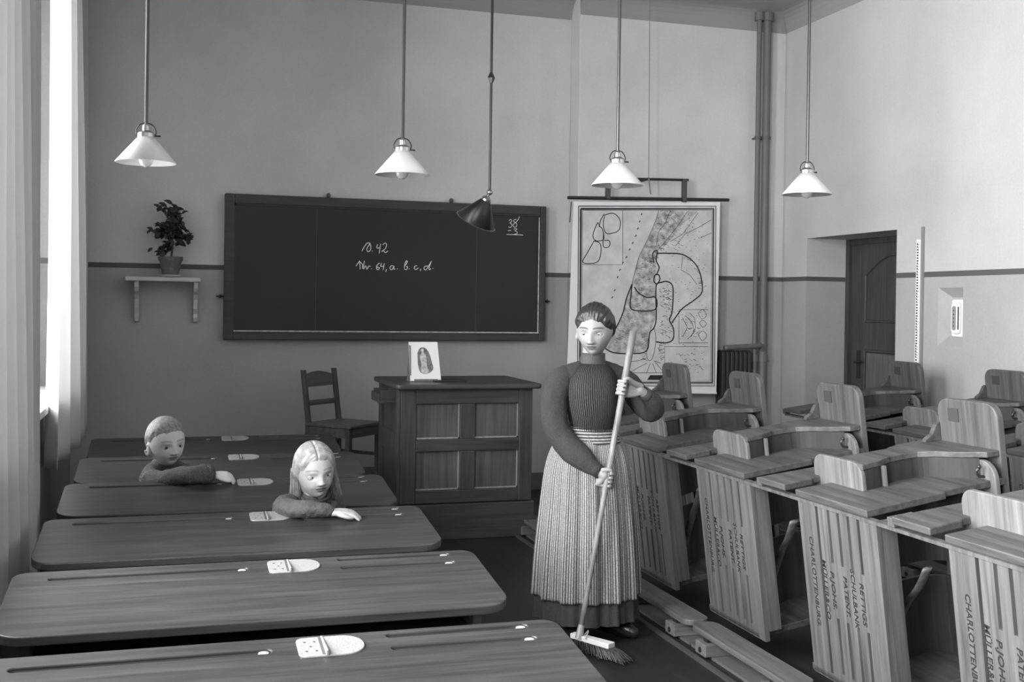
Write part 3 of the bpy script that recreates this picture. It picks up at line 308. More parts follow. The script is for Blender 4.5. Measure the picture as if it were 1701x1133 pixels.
# left wall with deep window openings
ZS, ZT = .93, 3.75
bm = bmesh.new(); XW = XL-.45
ys = [YF]+[v for (a, b, _) in sorted(WINS) for v in (a, b)]+[YB]
for i in range(0, len(ys), 2): box(bm, XW, XL, ys[i], ys[i+1], 0, ZC)
for (a, b, _) in WINS: box(bm, XW, XL, a, b, 0, ZS); box(bm, XW, XL, a, b, ZT, ZC)
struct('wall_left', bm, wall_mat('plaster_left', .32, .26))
M_GLASS, n_, l_, b_ = newmat('window_glass')            # thin clear glass: transparent with a faint reflection
tr_ = n_.new('ShaderNodeBsdfTransparent'); gl_ = n_.new('ShaderNodeBsdfGlossy'); gl_.inputs['Roughness'].default_value = .02; ms_ = n_.new('ShaderNodeMixShader'); ms_.inputs[0].default_value = .07
l_.new(tr_.outputs[0], ms_.inputs[1]); l_.new(gl_.outputs[0], ms_.inputs[2]); l_.new(ms_.outputs[0], n_['Material Output'].inputs['Surface'])
for i, (a, b, _) in enumerate(WINS):
    bm = bmesh.new(); x0, x1 = XW+.04, XW+.10
    box(bm, x0, x1, a, a+.07, ZS, ZT); box(bm, x0, x1, b-.07, b, ZS, ZT); box(bm, x0, x1, a+.07, b-.07, ZS, ZS+.07); box(bm, x0, x1, a+.07, b-.07, ZT-.07, ZT)
    box(bm, x0, x1, (a+b)/2-.04, (a+b)/2+.04, ZS+.07, ZT-.07); box(bm, x0, x1, a+.07, b-.07, 2.75, 2.83)
    wo = struct('window_%d' % (i+1), bm, M_WHITE)
    bm = B((x0+.02, x0+.026, a+.07, b-.07, ZS+.07, ZT-.07)); obj('pane', bm, M_GLASS, wo)
    s_ = struct('trim_%d' % (i+2), B((XW+.1, XL+.06, a-.05, b+.03, ZS-.02, ZS+.025)), M_WHITE, bevel=.008)
# painted rail stripe round the walls
zr = 1.825
bm = bmesh.new(); h_ = .019; e = .003
box(bm, XL, 3.25-e, YB-e, YB, zr-h_, zr+h_); box(bm, 3.25-e, 3.25, YR-e, YB-e, zr-h_, zr+h_); box(bm, 3.25, XR, YR-e, YR, zr-h_, zr+h_)
struct('trim_5', bm, M_RAIL)
bm = bmesh.new()
box(bm, XR-e, XR, DY1, YR-e, zr-h_, zr+h_); box(bm, XR-e, XR, YF, DY0, zr-h_, zr+h_); box(bm, XR, XR+.38, DY1-e, DY1, zr-h_, zr+h_)
struct('trim_6', bm, M_RAIL)
bm = bmesh.new()
box(bm, XL, XL+e, 8.32, YB, zr-h_, zr+h_); box(bm, XL-.34, XL, 8.32-e, 8.32, zr-h_, zr+h_)
struct('trim_7', bm, M_RAIL)
M_BASE = plain('baseboard_paint', .10, .6)
struct('baseboard_back', B((XL, 3.24, YB-.018, YB, 0, .14), (3.25, XR, YR-.018, YR, 0, .14)), M_BASE)
struct('baseboard_right', B((XR-.018, XR, YF, DY0, 0, .14), (XR-.018, XR, DY1, YR, 0, .14)), M_BASE)
# coved corner between walls and ceiling
bm = bmesh.new()
def cove(bm, fn, a0, a1, r=.16, n=6):
    pr = [(0, 0)]+[(r-r*math.sin(t*PI/2/n), r-r*math.cos(t*PI/2/n)) for t in range(n+1)]
    prism(bm, pr, a0, a1, fn)
cove(bm, lambda u, v, a: (a, YR-u, ZC-v), 3.25, XR); cove(bm, lambda u, v, a: (a, YB-u, ZC-v), XL, 3.25); cove(bm, lambda u, v, a: (XR-u, a, ZC-v), YF, YR)
struct('trim_8', bm, M_CEIL, smooth=False)

# door in the recess
XD = XR+.41
M_DOOR = wood('door_wood', .035, .075, 'z', .4); M_DOORP = wood('door_panel_wood', .07, .15, 'z', .45)
dr = struct('door_1', B((XD, XD+.05, DY0, DY1-.03, 0, DZ)), M_DOOR)
obj('door_frame', B((XD-.03, XD+.05, DY1-.05, DY1-.002, 0, DZ-.002), (XD-.02, XD+.05, DY0+.002, DY0+.05, 0, DZ-.002), (XD-.02, XD+.05, DY0+.05, DY1-.05, DZ-.05, DZ-.002)), M_DOOR, dr, bevel=.004)
def molding(yc0, yc1, z0, z1, arch=0, name='panel_moulding'):
    pts = [(yc0, z0), (yc0, z1)]
    if arch: pts += [(yc0+(yc1-yc0)*t/10, z1+arch*math.sin(PI*t/10)) for t in range(1, 10)]
    pts += [(yc1, z1), (yc1, z0)]
    pts = pts+[pts[0]]
    bm = bmesh.new(); 
    for k in range(len(pts)-1): tube(bm, [(XD-.004, *pts[k]), (XD-.004, *pts[k+1])], .012, 6)
    return obj(name, bm, M_DOOR, dr)
molding(7.37, 8.13, 1.47, 1.86, .16); molding(7.37, 8.13, .22, 1.22)
obj('lower_panel', B((XD-.006, XD, 7.39, 8.11, .24, 1.2)), M_DOORP, dr)
bm = B((XD-.006, XD, 8.20, 8.25, .98, 1.22)); tube(bm, [(XD-.004, 8.225, 1.12), (XD-.05, 8.225, 1.12), (XD-.055, 8.20, 1.12), (XD-.055, 8.11, 1.13)], .009, 8)
obj('door_handle', bm, M_BLACK, dr)

# heating pipes in the corner
for i, (px, rr, lb) in enumerate([(4.885, .022, 'thin vertical heating pipe in the corner, left one of the pair'), (4.965, .034, 'thicker vertical heating pipe in the corner, right one of the pair')]):
    t = thing('heating_pipe', lb, 'pipe', (px, 8.71, 0))
    bm = bmesh.new(); tube(bm, [(0, 0, .05), (0, 0, ZC-.02)], rr, 16); tube(bm, [(0, 0, 1.10), (0, 0, 1.16)], rr+.012, 16)
    obj('pipe', bm, plain('pipe_paint', .13, .55, var=.1), t, smooth=False)
    bm = bmesh.new(); tube(bm, [(0, 0, ZC-.09), (0, 0, ZC-.02)], rr+.02, 16); obj('ceiling_collar', bm, plain('pipe_paint', .32), t)
    bm = bmesh.new(); tube(bm, [(0, 0, 3.045), (0, 0, 3.07)], rr+.008, 16); box(bm, -.01, .01, 0, .085, 3.05, 3.065); obj('wall_clamp', bm, M_BASE, t)
    if i == 1:
        bm = bmesh.new(); tube(bm, catmull([(0, 0, 1.16), (-.03, -.03, 1.235), (-.12, -.05, 1.235), (-.4, -.05, 1.22)]), .022, 12); obj('branch_pipe', bm, plain('pipe_paint', .32), t, smooth=True)
# radiator behind the map corner
t = thing('radiator', 'dark ribbed radiator standing in the corner behind the map', 'radiator', (4.80, 8.71, 0))
M_RADI = plain('radiator_paint', .03, .5)
for k in range(7):
    bm = bmesh.new(); prism(bm, rrect(-.075, .075, .1, 1.2, .05), -.022, .022, lambda u, v, a, k=k: (-.24+k*.042+a*.8, u*.8, v)); obj('rib', bm, M_RADI, t, bevel=.008)
bm = bmesh.new(); tube(bm, [(-.26, 0, 1.12), (.03, 0, 1.12)], .02, 10); tube(bm, [(-.26, 0, .17), (.03, 0, .17)], .02, 10)
box(bm, -.25, -.22, -.04, .04, 0, .12); box(bm, -.01, .02, -.04, .04, 0, .12); obj('header_pipe', bm, M_RADI, t)

# ------------------------------------------------------------------ thermometer case in the niche, measuring stick
t = thing('thermometer_case', 'white framed thermometer case in a splayed wall niche', 'thermometer', (XR+.07, 6.515, 1.515))
def yz(u, v, a): return (a, u, v)
bm = bmesh.new(); prism(bm, rrect(-.05, .07, -.13, .13, .015), -.03, -.001, yz); obj('backplate', bm, M_WHITE, t, bevel=.004)
bm = bmesh.new(); prism(bm, rrect(-.035, .055, -.11, .11, .03), -.05, -.03, yz); obj('case', bm, M_WHITE, t, bevel=.008)
bm = bmesh.new(); prism(bm, rrect(.000, .034, -.085, .085, .0165), -.056, -.0505, yz); f_ = obj('dial', bm, plain('dial_face', .28, .3), t)
bm = bmesh.new()
for k in range(5): ellipsoid(bm, (-.0565, .017, -.055+k*.027), (.001, .005, .006), None, 8, 6)
obj('dial_marks', bm, M_BLACK, f_)
bm = bmesh.new(); prism(bm, rrect(-.030, -.020, -.08, .08, .004), -.053, -.0505, yz); obj('slot', bm, M_BLACK, t)
t = thing('measuring_stick', 'tall white measuring stick with black graduations on the right wall', 'ruler', (XR, 6.87, 0))
obj('backing_strip', B((-.02, -.001, -.035, -.015, 1.10, 2.17)), plain('stick_edge', .25, .6), t)
obj('scale_board', B((-.024, -.001, -.015, .03, 1.10, 2.08)), M_PAPER, t)
bm = bmesh.new(); z = 1.12; k = 0
while z < 2.05:
    dec = int((z-1.12)/.1)
    if dec % 2 == 0:
        box(bm, -.0252, -.024, .004, .022, z, z+.010)
    else:
        box(bm, -.0252, -.024, -.004, .022, z, z+.003); box(bm, -.0252, -.024, .012, .022, z, z+.014)
    z += .02
obj('graduations', bm, M_BLACK, t)

# ------------------------------------------------------------------ blackboard
t = thing('blackboard', 'large black chalkboard in a grey wooden frame on the wall', 'blackboard', (0, 0, 0))
bx0, bx1, bz0, bz1 = .385, 3.016, 1.263, 2.40
sx, sz0, sz1 = .075, .065, .075
obj('board', B((bx0+.05, bx1-.05, 8.935, 8.965, bz0+.05, bz1-.05)), M_SLATE, t)
bm = bmesh.new()
box(bm, bx0, bx0+sx, 8.92, 8.98, bz0, bz1); box(bm, bx1-.05, bx1, 8.92, 8.98, bz0, bz1)
box(bm, bx0+sx, bx1-.05, 8.92, 8.98, bz0, bz0+sz0); box(bm, bx0+sx, bx1-.05, 8.92, 8.98, bz1-sz1, bz1)
obj('frame', bm, M_FRAME, t, bevel=.006)
bm = bmesh.new(); e2 = .012
for (x0, x1, z0, z1) in [(bx0+sx, bx0+sx+e2, bz0+sz0, bz1-sz1), (bx0+sx, bx1-.05, bz1-sz1-e2, bz1-sz1)]: box(bm, x0, x1, 8.925, 8.934, z0, z1)
obj('inner_bead', bm, M_BLACK, t)
bm = bmesh.new(); box(bm, bx0+sx, bx1-.055, 8.915, 8.9335, bz0+sz0, bz0+sz0+.009); box(bm, bx1-.063, bx1-.055, 8.928, 8.9335, bz0+sz0, bz1-sz1-.02)
obj('chalky_ledge', bm, plain('chalk_dust', .55, .9, var=.3, vscale=30), t)
bm = bmesh.new()
for s in CHALK: ribbon(bm, smooth2(s), .0062 if s[0][0] < 2.5 else .0045, None, 8.935)
obj('chalk_writing', bm, M_CHALK, t)
bm = bmesh.new()
for x in (bx0+.71, bx0+2.03): ribbon(bm, [(x, bz0+.02), (x, bz1-.09)], .003, None, 8.935, .0006)
obj('board_joint', bm, plain('joint_grey', .09, .8), t)
for x, lb in ((1.19, 'left'), (2.20, 'right')):
    bm = bmesh.new(); ellipsoid(bm, (x, 8.97, bz1+.02), (.016, .03, .02)); tube(bm, [(x, 9, bz1+.02), (x, 8.95, bz1+.02)], .008, 8); obj('hanging_knob', bm, M_BASE, t)
for x in (bx0-.025, bx1+.03):
    bm = bmesh.new(); ellipsoid(bm, (x, 8.96, 1.60), (.014, .014, .014)); tube(bm, [(x-.03, 8.975, 1.60), (x+.03, 8.975, 1.60)], .006, 8); tube(bm, [(x, 8.99, 1.6), (x, 8.96, 1.6)], .006, 8); obj('side_latch', bm, M_BLACK, t)

# ------------------------------------------------------------------ wall map
t = thing('wall_map', 'printed wall map of a coastal land hung from a black rod', 'map')
fr = MAP_FRAMES; Y0 = 8.63
bm = bmesh.new(); q = fr[4]; prism(bm, q, Y0, Y0+.006, lambda u, v, a: (u, a, v)); obj('backing_sheet', bm, M_PAPER, t)
bm = bmesh.new(); prism(bm, fr[0], Y0-.002, Y0-.0002, lambda u, v, a: (u, a, v)); pr = obj('printed_sheet', bm, M_PAPER2, t)
Ym = Y0-.002
bm = bmesh.new()
def closed(s): return s+[s[0]]
ribbon(bm, closed(fr[0]), .007, None, Ym); ribbon(bm, closed(fr[1]), .016, None, Ym); ribbon(bm, closed(fr[2]), .004, None, Ym)
bm.faces.new([bm.verts.new((x, Ym-.0014, z)) for x, z in fr[3]])
for s in MAP_THICK: ribbon(bm, smooth2(s), .011 if s[0][0] > 3.62 or s[0][1] < 1.7 else .007, None, Ym, .0016)
for s in MAP_THIN: ribbon(bm, smooth2(s) if len(s) > 4 else s, .004, None, Ym, .0013)
obj('map_outlines', bm, M_INK, pr)
bm = bmesh.new(); bm.faces.new([bm.verts.new((x, Ym-.0004, z)) for x, z in MAP_LAND[0]])
for a, b_ in ((1, 3), (2, 4)):
    s = MAP_THIN[a+1]; ribbon(bm, smooth2(s), .05, None, Ym, .0006)
obj('map_tints', bm, plain('map_tint_land', .42, .8, var=.5, vscale=22), pr)
bm = bmesh.new()
for s in MAP_HATCH: ribbon(bm, s, .0032, None, Ym, .001)
for (p,) in MAP_LETTERS: ribbon(bm, [(p[0]-.004, p[1]-.007), (p[0]+.006, p[1]+.009)], .010, None, Ym, .001)
random.seed(3)
for k in range(150):
    x = random.uniform(3.9, 4.38); z = random.uniform(1.0, 2.3); ribbon(bm, [(x, z), (x+random.uniform(.004, .014), z+random.uniform(-.003, .003))], .004, None, Ym, .001)
obj('map_hatching', bm, plain('map_ink_soft', .07, .8), pr)
bm = bmesh.new(); tube(bm, [(3.10, Y0, 2.452), (4.57, Y0, 2.493)], .014, 10); obj('top_rod', bm, M_BLACK, t)
bm = bmesh.new(); tube(bm, [(3.115, Y0-.004, .862), (4.478, Y0-.004, .832)], .009, 10); obj('bottom_rod', bm, M_PAPER, t)
bm = bmesh.new(); tube(bm, [(3.13, Y0-.005, 2.42), (3.12, Y0-.005, 2.25)], .004, 6); obj('hanging_tape', bm, M_BLACK, t)
t = thing('map_bracket', 'black metal bracket arm holding up the wall map', 'bracket')
bm = bmesh.new(); tube(bm, [(3.45, Y0+.01, 2.628), (4.19, Y0+.01, 2.648)], .011, 10); tube(bm, [(3.82, Y0+.01, 2.64), (3.82, YR, 2.64)], .011, 10); obj('arm', bm, M_BLACK, t)
for x in (3.455, 4.15):
    obj('hanging_strap', B((x-.018, x+.018, Y0-.018, Y0+.024, 2.455, 2.655)), plain('strap', .06, .5), t, bevel=.003)
bm = bmesh.new(); tube(bm, [(3.80, Y0-.012, ZC), (3.815, Y0-.012, 2.64)], .0035, 6); tube(bm, [(3.815, Y0-.012, 2.64), (3.835, Y0-.012, 2.51)], .007, 6)
tag(obj('hanging_cord', bm, plain('cord', .20, .8)), 'thin cord hanging from the ceiling to the map bracket', 'cord')

# ------------------------------------------------------------------ wall shelf and plant
t = thing('wall_shelf', 'small painted wall shelf on two curved brackets beside the blackboard', 'shelf', (-.06, 9, 0))
obj('shelf_board', B((-.275, .268, -.22, 0, 1.705, 1.738)), plain('shelf_paint', .50, .5), t, bevel=.006)
for x in (-.195, .235):
    pr_ = [(0, 1.705), (-.18, 1.705), (-.175, 1.66), (-.15, 1.63), (-.11, 1.61), (-.08, 1.57), (-.07, 1.50), (-.05, 1.46), (-.055, 1.43), (-.045, 1.40), (0, 1.39)]
    bm = bmesh.new(); prism(bm, pr_, x-.016, x+.016, lambda u, v, a: (a, u, v)); obj('bracket', bm, plain('shelf_paint', .5), t, bevel=.004)
pot = thing('potted_plant', 'leafy potted plant standing on the wall shelf', 'plant', (-.012, 8.84, 1.738))
bm = bmesh.new(); lathe(bm, [(0, .0), (.075, 0), (.085, .018), (.07, .02), (0, .02)]); obj('saucer', bm, plain('saucer', .35, .5), pot, smooth=True)
M_POT = plain('terracotta', .12, .8, var=.3, vscale=25)
bm = bmesh.new(); lathe(bm, [(0, .022), (.06, .022), (.082, .125), (.09, .125), (.092, .155), (.082, .155), (.078, .13), (0, .13)]); obj('pot', bm, M_POT, pot, smooth=False)
bm = bmesh.new(); rng = random.Random(5); stems = []
tube(bm, catmull([(0, 0, .12), (.01, 0, .22), (0.0, .0, .34), (.01, -.01, .46)]), [.008]*18+[.005], 6)
tips = []
for k in range(26):
    a = rng.uniform(0, 2*PI); rr = rng.uniform(.05, .17); z0 = rng.uniform(.24, .42); z1 = z0+rng.uniform(-.10, .16)
    p = [(0.005, 0, z0), (rr*.5*math.cos(a), rr*.4*math.sin(a), (z0+z1)/2+.03), (rr*math.cos(a), rr*.6*math.sin(a), z1)]
    P_ = catmull(p, 4); tube(bm, P_, .003, 5); tips += P_[3:]
obj('stem', bm, plain('plant_stem', .06, .7), pot)
bm = bmesh.new()
def leaf(bm, c, d, n, L):
    d = d.normalized(); s = d.cross(n).normalized(); n = s.cross(d)
    rows = [(0, .0), (.2, .28), (.5, .36), (.8, .22), (1, 0)]
    L_ = [c+d*L*t+s*L*w_+n*L*(.12-.5*(t-.5)**2) for t, w_ in rows]; R_ = [c+d*L*t-s*L*w_+n*L*(.12-.5*(t-.5)**2) for t, w_ in rows]; C_ = [c+d*L*t-n*L*.5*(t-.5)**2 for t, w_ in rows]
    vl = [bm.verts.new(p) for p in L_]; vr = [bm.verts.new(p) for p in R_]; vc = [bm.verts.new(p) for p in C_]
    for i in range(4): bm.faces.new([vl[i], vl[i+1], vc[i+1], vc[i]]); bm.faces.new([vc[i], vc[i+1], vr[i+1], vr[i]])
for p in tips:
    for k in range(2):
        d = Vector((rng.uniform(-1, 1), rng.uniform(-1, .6), rng.uniform(-.8, .5))); leaf(bm, Vector(p), d, Vector((rng.uniform(-.4, .4), -.6, .8)), rng.uniform(.04, .062))
for p_ in ((.02, -.01, .55), (-.02, 0, .53), (.03, 0, .49)):
    tube(bm, [(0, 0, .43), p_], .002, 4); leaf(bm, Vector(p_)-Vector((.01, 0, 0)), Vector((rng.choice([-1, 1]), 0, .5)), Vector((0, -.6, .8)), .07)
leaf(bm, Vector((-.13, 0, .22)), Vector((-1, 0, -1)), Vector((0, -.6, .8)), .05)
obj('leaves', bm, plain('leaf_green_grey', .045, .4, var=.4, vscale=20), pot, smooth=True)

# ------------------------------------------------------------------ pendant lamps
M_SHADE = plain('opal_glass_shade', .88, .12)
M_SHADE.node_tree.nodes['Principled BSDF'].inputs['Transmission Weight'].default_value = .25
M_SHADE.node_tree.nodes['Principled BSDF'].inputs['Roughness'].default_value = .3
M_BULB = plain('bulb_glass', .9, .05); M_BULB.node_tree.nodes['Principled BSDF'].inputs['Transmission Weight'].default_value = .7
def make_lamp():
    t = thing('pendant_lamp', '', 'lamp')
    bm = bmesh.new(); tube(bm, [(0, 0, .19), (0, 0, ZC-2.262)], .0095, 10); obj('rod', bm, M_BRASS, t)
    bm = bmesh.new(); lathe(bm, [(.009, -.035), (.012, -.03), (.028, 0), (.012, .03), (.009, .035)], (0, 0, 1.006), 4, M=Matrix.Rotation(PI/4, 3, 'Z')); obj('rod_joint', bm, M_BRASS, t)
    bm = bmesh.new(); lathe(bm, [(.036, .128), (.148, 0.0), (.151, .002), (.039, .134), (.036, .134)], seg=48); obj('lamp_shade', bm, M_SHADE, t, smooth=True)
    bm = bmesh.new(); lathe(bm, [(.010, .20), (.018, .19), (.02, .165), (.038, .155), (.042, .150), (.042, .128), (.036, .127), (.02, .14), (.018, .08)], seg=24); obj('socket', bm, M_BRIGHTMETAL, t, smooth=False)
    bm = bmesh.new()
    for s in (-1, 1): tube(bm, catmull([(0, 0, .205), (s*.03, 0, .195), (s*.048, 0, .165), (s*.045, 0, .145)]), .003, 6)
    tube(bm, [(.042, 0, .14), (.062, 0, .14)], .004, 6); ellipsoid(bm, (.064, 0, .14), (.007, .005, .005), None, 8, 6); obj('shade_carrier', bm, M_BLACK, t)
    bm = bmesh.new(); lathe(bm, [(.012, .09), (.015, .07), (.034, .03), (.036, .012), (.028, -.008), (.012, -.02), (.001, -.023)], seg=20); obj('bulb', bm, M_BULB, t, smooth=True)
    return t
lmp = make_lamp()
LP = [(-.135, 6, 'pendant lamp with white conical shade, nearest the curtains'), (1.195, 6, 'pendant lamp with white conical shade hanging in front of the blackboard'),
      (2.458, 6, 'pendant lamp with white conical shade hanging over the wall map'), (3.707, 6, 'pendant lamp with white conical shade nearest the door')]
for i, (x, y, lb) in enumerate(LP):
    o = lmp if i == 0 else copy_tree(lmp)
    o.location = (x, y, 2.262); o['label'] = lb; o['group'] = 'white pendant lamps'
    if i < 2:                                               # rod joint is higher up on these
        for c in o.children:
            if c.name.startswith('rod_joint'): c.location = (0, 0, .55)
t = thing('board_lamp', 'dark-shaded lamp tilted towards the blackboard on a long rod', 'lamp', (2.20, 7.8, 2.38))
bm = bmesh.new(); tube(bm, [(0, 0, .02), (0, 0, ZC-2.38)], .010, 10); obj('rod', bm, M_BRASS, t)
bm = bmesh.new(); lathe(bm, [(.009, -.045), (.028, 0), (.009, .045)], (0, 0, .83), 4); obj('rod_joint', bm, M_BRASS, t)
R_ = Matrix.Rotation(math.radians(20), 3, Vector((0, 1, 0))) @ Matrix.Rotation(math.radians(24), 3, Vector((1, 0, 0)))
bm = bmesh.new(); ellipsoid(bm, (0, 0, .0), (.022, .022, .022)); tube(bm, [(0, 0, 0), R_ @ Vector((0, 0, -.06))], .01, 8); lathe(bm, [(.012, -.03), (.034, -.05), (.036, -.08), (.03, -.082)], M=R_, seg=24); obj('socket', bm, M_BRIGHTMETAL, t)
bm = bmesh.new(); lathe(bm, [(.033, -.07), (.142, -.235), (.147, -.24), (.150, -.236), (.037, -.066)], M=R_, seg=48)
M_DSH = plain('dark_enamel_shade', .02, .35); obj('lamp_shade', bm, M_DSH, t, smooth=True)
bm = bmesh.new(); lathe(bm, [(.144, -.234), (.155, -.238), (.145, -.245), (.143, -.238)], M=R_, seg=48); obj('shade_rim', bm, M_BRIGHTMETAL, t)
bm = bmesh.new(); lathe(bm, [(.013, -.09), (.032, -.15), (.02, -.185), (.001, -.19)], M=R_, seg=16); obj('bulb', bm, M_BULB, t, smooth=True)
# ------------------------------------------------------------------ curtains
def cloth_mat(name, v, trans=.35):
    m, n, l, b = newmat(name); out = n['Material Output']
    b.inputs['Base Color'].default_value = g(v); b.inputs['Roughness'].default_value = .9; b.inputs['Specular IOR Level'].default_value = .1
    t = n.new('ShaderNodeBsdfTranslucent'); t.inputs['Color'].default_value = g(v)
    mx = n.new('ShaderNodeMixShader'); mx.inputs[0].default_value = trans
    l.new(b.outputs[0], mx.inputs[1]); l.new(t.outputs[0], mx.inputs[2]); l.new(mx.outputs[0], out.inputs['Surface']); return m
M_CURT = cloth_mat('curtain_linen', .50, .22)
M_CURT2 = cloth_mat('curtain_linen_backlit', .78, .45)  # paler copy of the linen, daylight shining through put into its colour
def curtain(name, y0, y1, x, amp, z0, z1, nf, label, group, drift=0, seed=1, mat=None):
    rg = random.Random(seed); bm = bmesh.new(); nu, nz = 150, 40
    ph = [rg.uniform(0, 6.28) for _ in range(6)]
    grid = []
    for j in range(nz+1):
        v = j/nz; z = z1+(z0-z1)*v; row = []
        for i in range(nu+1):
            u = i/nu
            f = math.sin(u*nf*2*PI+ph[0]+.5*math.sin(v*2.5+ph[1])+.8*math.sin(u*5+ph[5])) + .35*math.sin(u*nf*4.3*PI+ph[2]+v)+.2*math.sin(v*4+u*9+ph[3])
            f *= (.55+.45*v)
            yy = y0+(y1-y0)*u+drift*v*(1-u)+.03*math.sin(v*3+ph[4])*(1-u)
            row.append(bm.verts.new((x+amp*f+.03*v*math.sin(u*3), yy, z)))
        grid.append(row)
    for j in range(nz):
        for i in range(nu): bm.faces.new([grid[j][i], grid[j][i+1], grid[j+1][i+1], grid[j+1][i]])
    o = obj(name, bm, mat or M_CURT, smooth=True)
    md = o.modifiers.new('thickness', 'SOLIDIFY'); md.thickness = .003
    return tag(o, label, 'curtain', group)
curtain('curtain', 4.1, 5.68, -.625, .05, .34, 3.95, 8, 'long pale curtain hanging nearest the viewer, reaching almost to the floor', 'window curtains', seed=2)
curtain('curtain', 6.7, 8.9, -.645, .045, .60, 3.95, 4, 'shorter bright curtain gathered beside the dark corner, behind the long one', 'window curtains', seed=9, mat=M_CURT2)
bm = bmesh.new(); tube(bm, [(-.625, 4.4, 3.97), (-.625, 8.9, 3.97)], .014, 10)
for y in (4.5, 6.8, 8.85): tube(bm, [(-.625, y, 3.97), (XL, y, 3.97)], .008, 6)
tag(obj('curtain_rod', bm, M_BRASS), 'curtain rod above the window, out of view', 'curtain rod')

# ------------------------------------------------------------------ platform, teacher's desk
tag(obj('teacher_platform', B((.80, 2.368, 7.92, 8.98, 0, .235), (1.05, 2.368, 7.17, 7.92, 0, .235)), M_WOODDX, bevel=.006), 'low wooden platform under the teacher desk', 'platform')
t = thing('teacher_desk', 'panelled wooden teacher desk on the platform with a white card on top', 'desk', (1.9, 7.2, .235))
def lb(x0, x1, y0, y1, z0, z1): return (x0-1.9, x1-1.9, y0-7.2, y1-7.2, z0-.235, z1-.235)
bx = [lb(1.445, 2.355, 7.235, 7.90, .24, 1.0)]
fr_ = []
for x0, x1 in ((1.445, 1.55), (2.26, 2.355)): fr_.append(lb(x0, x1, 7.2, 7.235, .24, 1.0))
obj('carcass', B(*bx), M_WOODD, t)
obj('frame_rails', B(*[lb(1.55, 2.26, 7.2, 7.235, a, b_) for a, b_ in ((.24, .325), (.585, .665), (.90, 1.0))]), M_WOODDX, t, bevel=.004)
obj('frame_stiles', B(*fr_, lb(1.85, 1.952, 7.2, 7.235, .325, .585), lb(1.85, 1.952, 7.2, 7.235, .665, .90)), M_WOODD, t, bevel=.004)
obj('side_battens', B(lb(1.425, 1.445, 7.2, 7.29, .24, 1.0), lb(1.425, 1.445, 7.81, 7.9, .24, 1.0), lb(1.425, 1.445, 7.29, 7.81, .56, .70)), M_WOODD, t, bevel=.003)
M_PANEL = wood('desk_panel_wood', .06, .14, 'z', .45, .6)
for x0, x1 in ((1.552, 1.848), (1.954, 2.258)):
    for z0, z1 in ((.327, .583), (.667, .898)):
        obj('panel', B(lb(x0, x1, 7.226, 7.238, z0, z1)), M_PANEL, t)
bm = bmesh.new()
for x0, x1 in ((1.552, 1.848), (1.954, 2.258)):
    for z0, z1 in ((.327, .583), (.667, .898)):
        a = lb(x0, x1, 7.217, 7.226, z0, z1)
        box(bm, a[0], a[1], a[2], a[3]+.001, a[4], a[4]+.009); box(bm, a[1]-.008, a[1], a[2], a[3]+.001, a[4], a[5])
obj('panel_moulding', bm, wood('moulding_wood', .25, .4, 'z', .35), t)
bm = bmesh.new(); prism(bm, [(u-1.9, v-7.2) for u, v in rrect(1.40, 2.405, 7.13, 8.0, .04)], 1.0-.235, 1.035-.235, lambda u, v, a: (u, v, a)); tp = obj('desk_top', bm, M_WOODDX, t, bevel=.012, seg=3)
obj('drop_tray', B(lb(1.31, 1.425, 7.28, 7.56, .905, .92), lb(1.31, 1.325, 7.28, 7.56, .92, .965), lb(1.325, 1.425, 7.28, 7.295, .92, .985), lb(1.325, 1.425, 7.545, 7.56, .92, .985)), M_WOODDX, t, bevel=.003)
# card on its easel
t = thing('picture_card', 'white picture card of a robed figure leaning on an easel on the teacher desk', 'picture', (0, 0, 0))
def cardpt(u, v, a): return (u, 7.40+a+(v-1.04)*.22, v)
bm = bmesh.new(); prism(bm, [(1.548, 1.040), (1.762, 1.040), (1.745, 1.302), (1.545, 1.302)], 0, .003, cardpt); obj('card', bm, M_PAPER, t)
def fcard(s, dy): return [(x-1.655+1.652, dy+7.40+(z-1.04)*.22-.0008, z) for x, z in s]
bm = bmesh.new(); bm.faces.new([bm.verts.new(p) for p in fcard(smooth2(CARD_FIG[1]), 0)]); obj('printed_background', bm, plain('print_grey', .16, .8, var=.6, vscale=40), t)
bm = bmesh.new(); bm.faces.new([bm.verts.new(p) for p in fcard(smooth2(CARD_FIG[0]), -.0006)]); obj('printed_figure', bm, plain('print_light', .48, .8, var=.4, vscale=50), t)
bm = bmesh.new(); box(bm, 1.575, 1.735, 7.385, 7.405, 1.0355, 1.052); prism(bm, [(1.535, 1.036), (1.555, 1.036), (1.57, 1.27), (1.56, 1.27)], .05, .062, cardpt); prism(bm, [(7.40, 1.0355), (7.52, 1.0355), (7.455, 1.28), (7.448, 1.28)], 1.548, 1.556, lambda u, v, a: (a, u, v))
obj('easel', bm, wood('easel_wood', .12, .2, 'z'), t)
bm = B((1.70, 1.93, 7.33, 7.52, 1.036, 1.047)); tag(obj('notebook', bm, M_BLACK, bevel=.002), 'thin dark notebook lying flat beside the picture card', 'notebook')
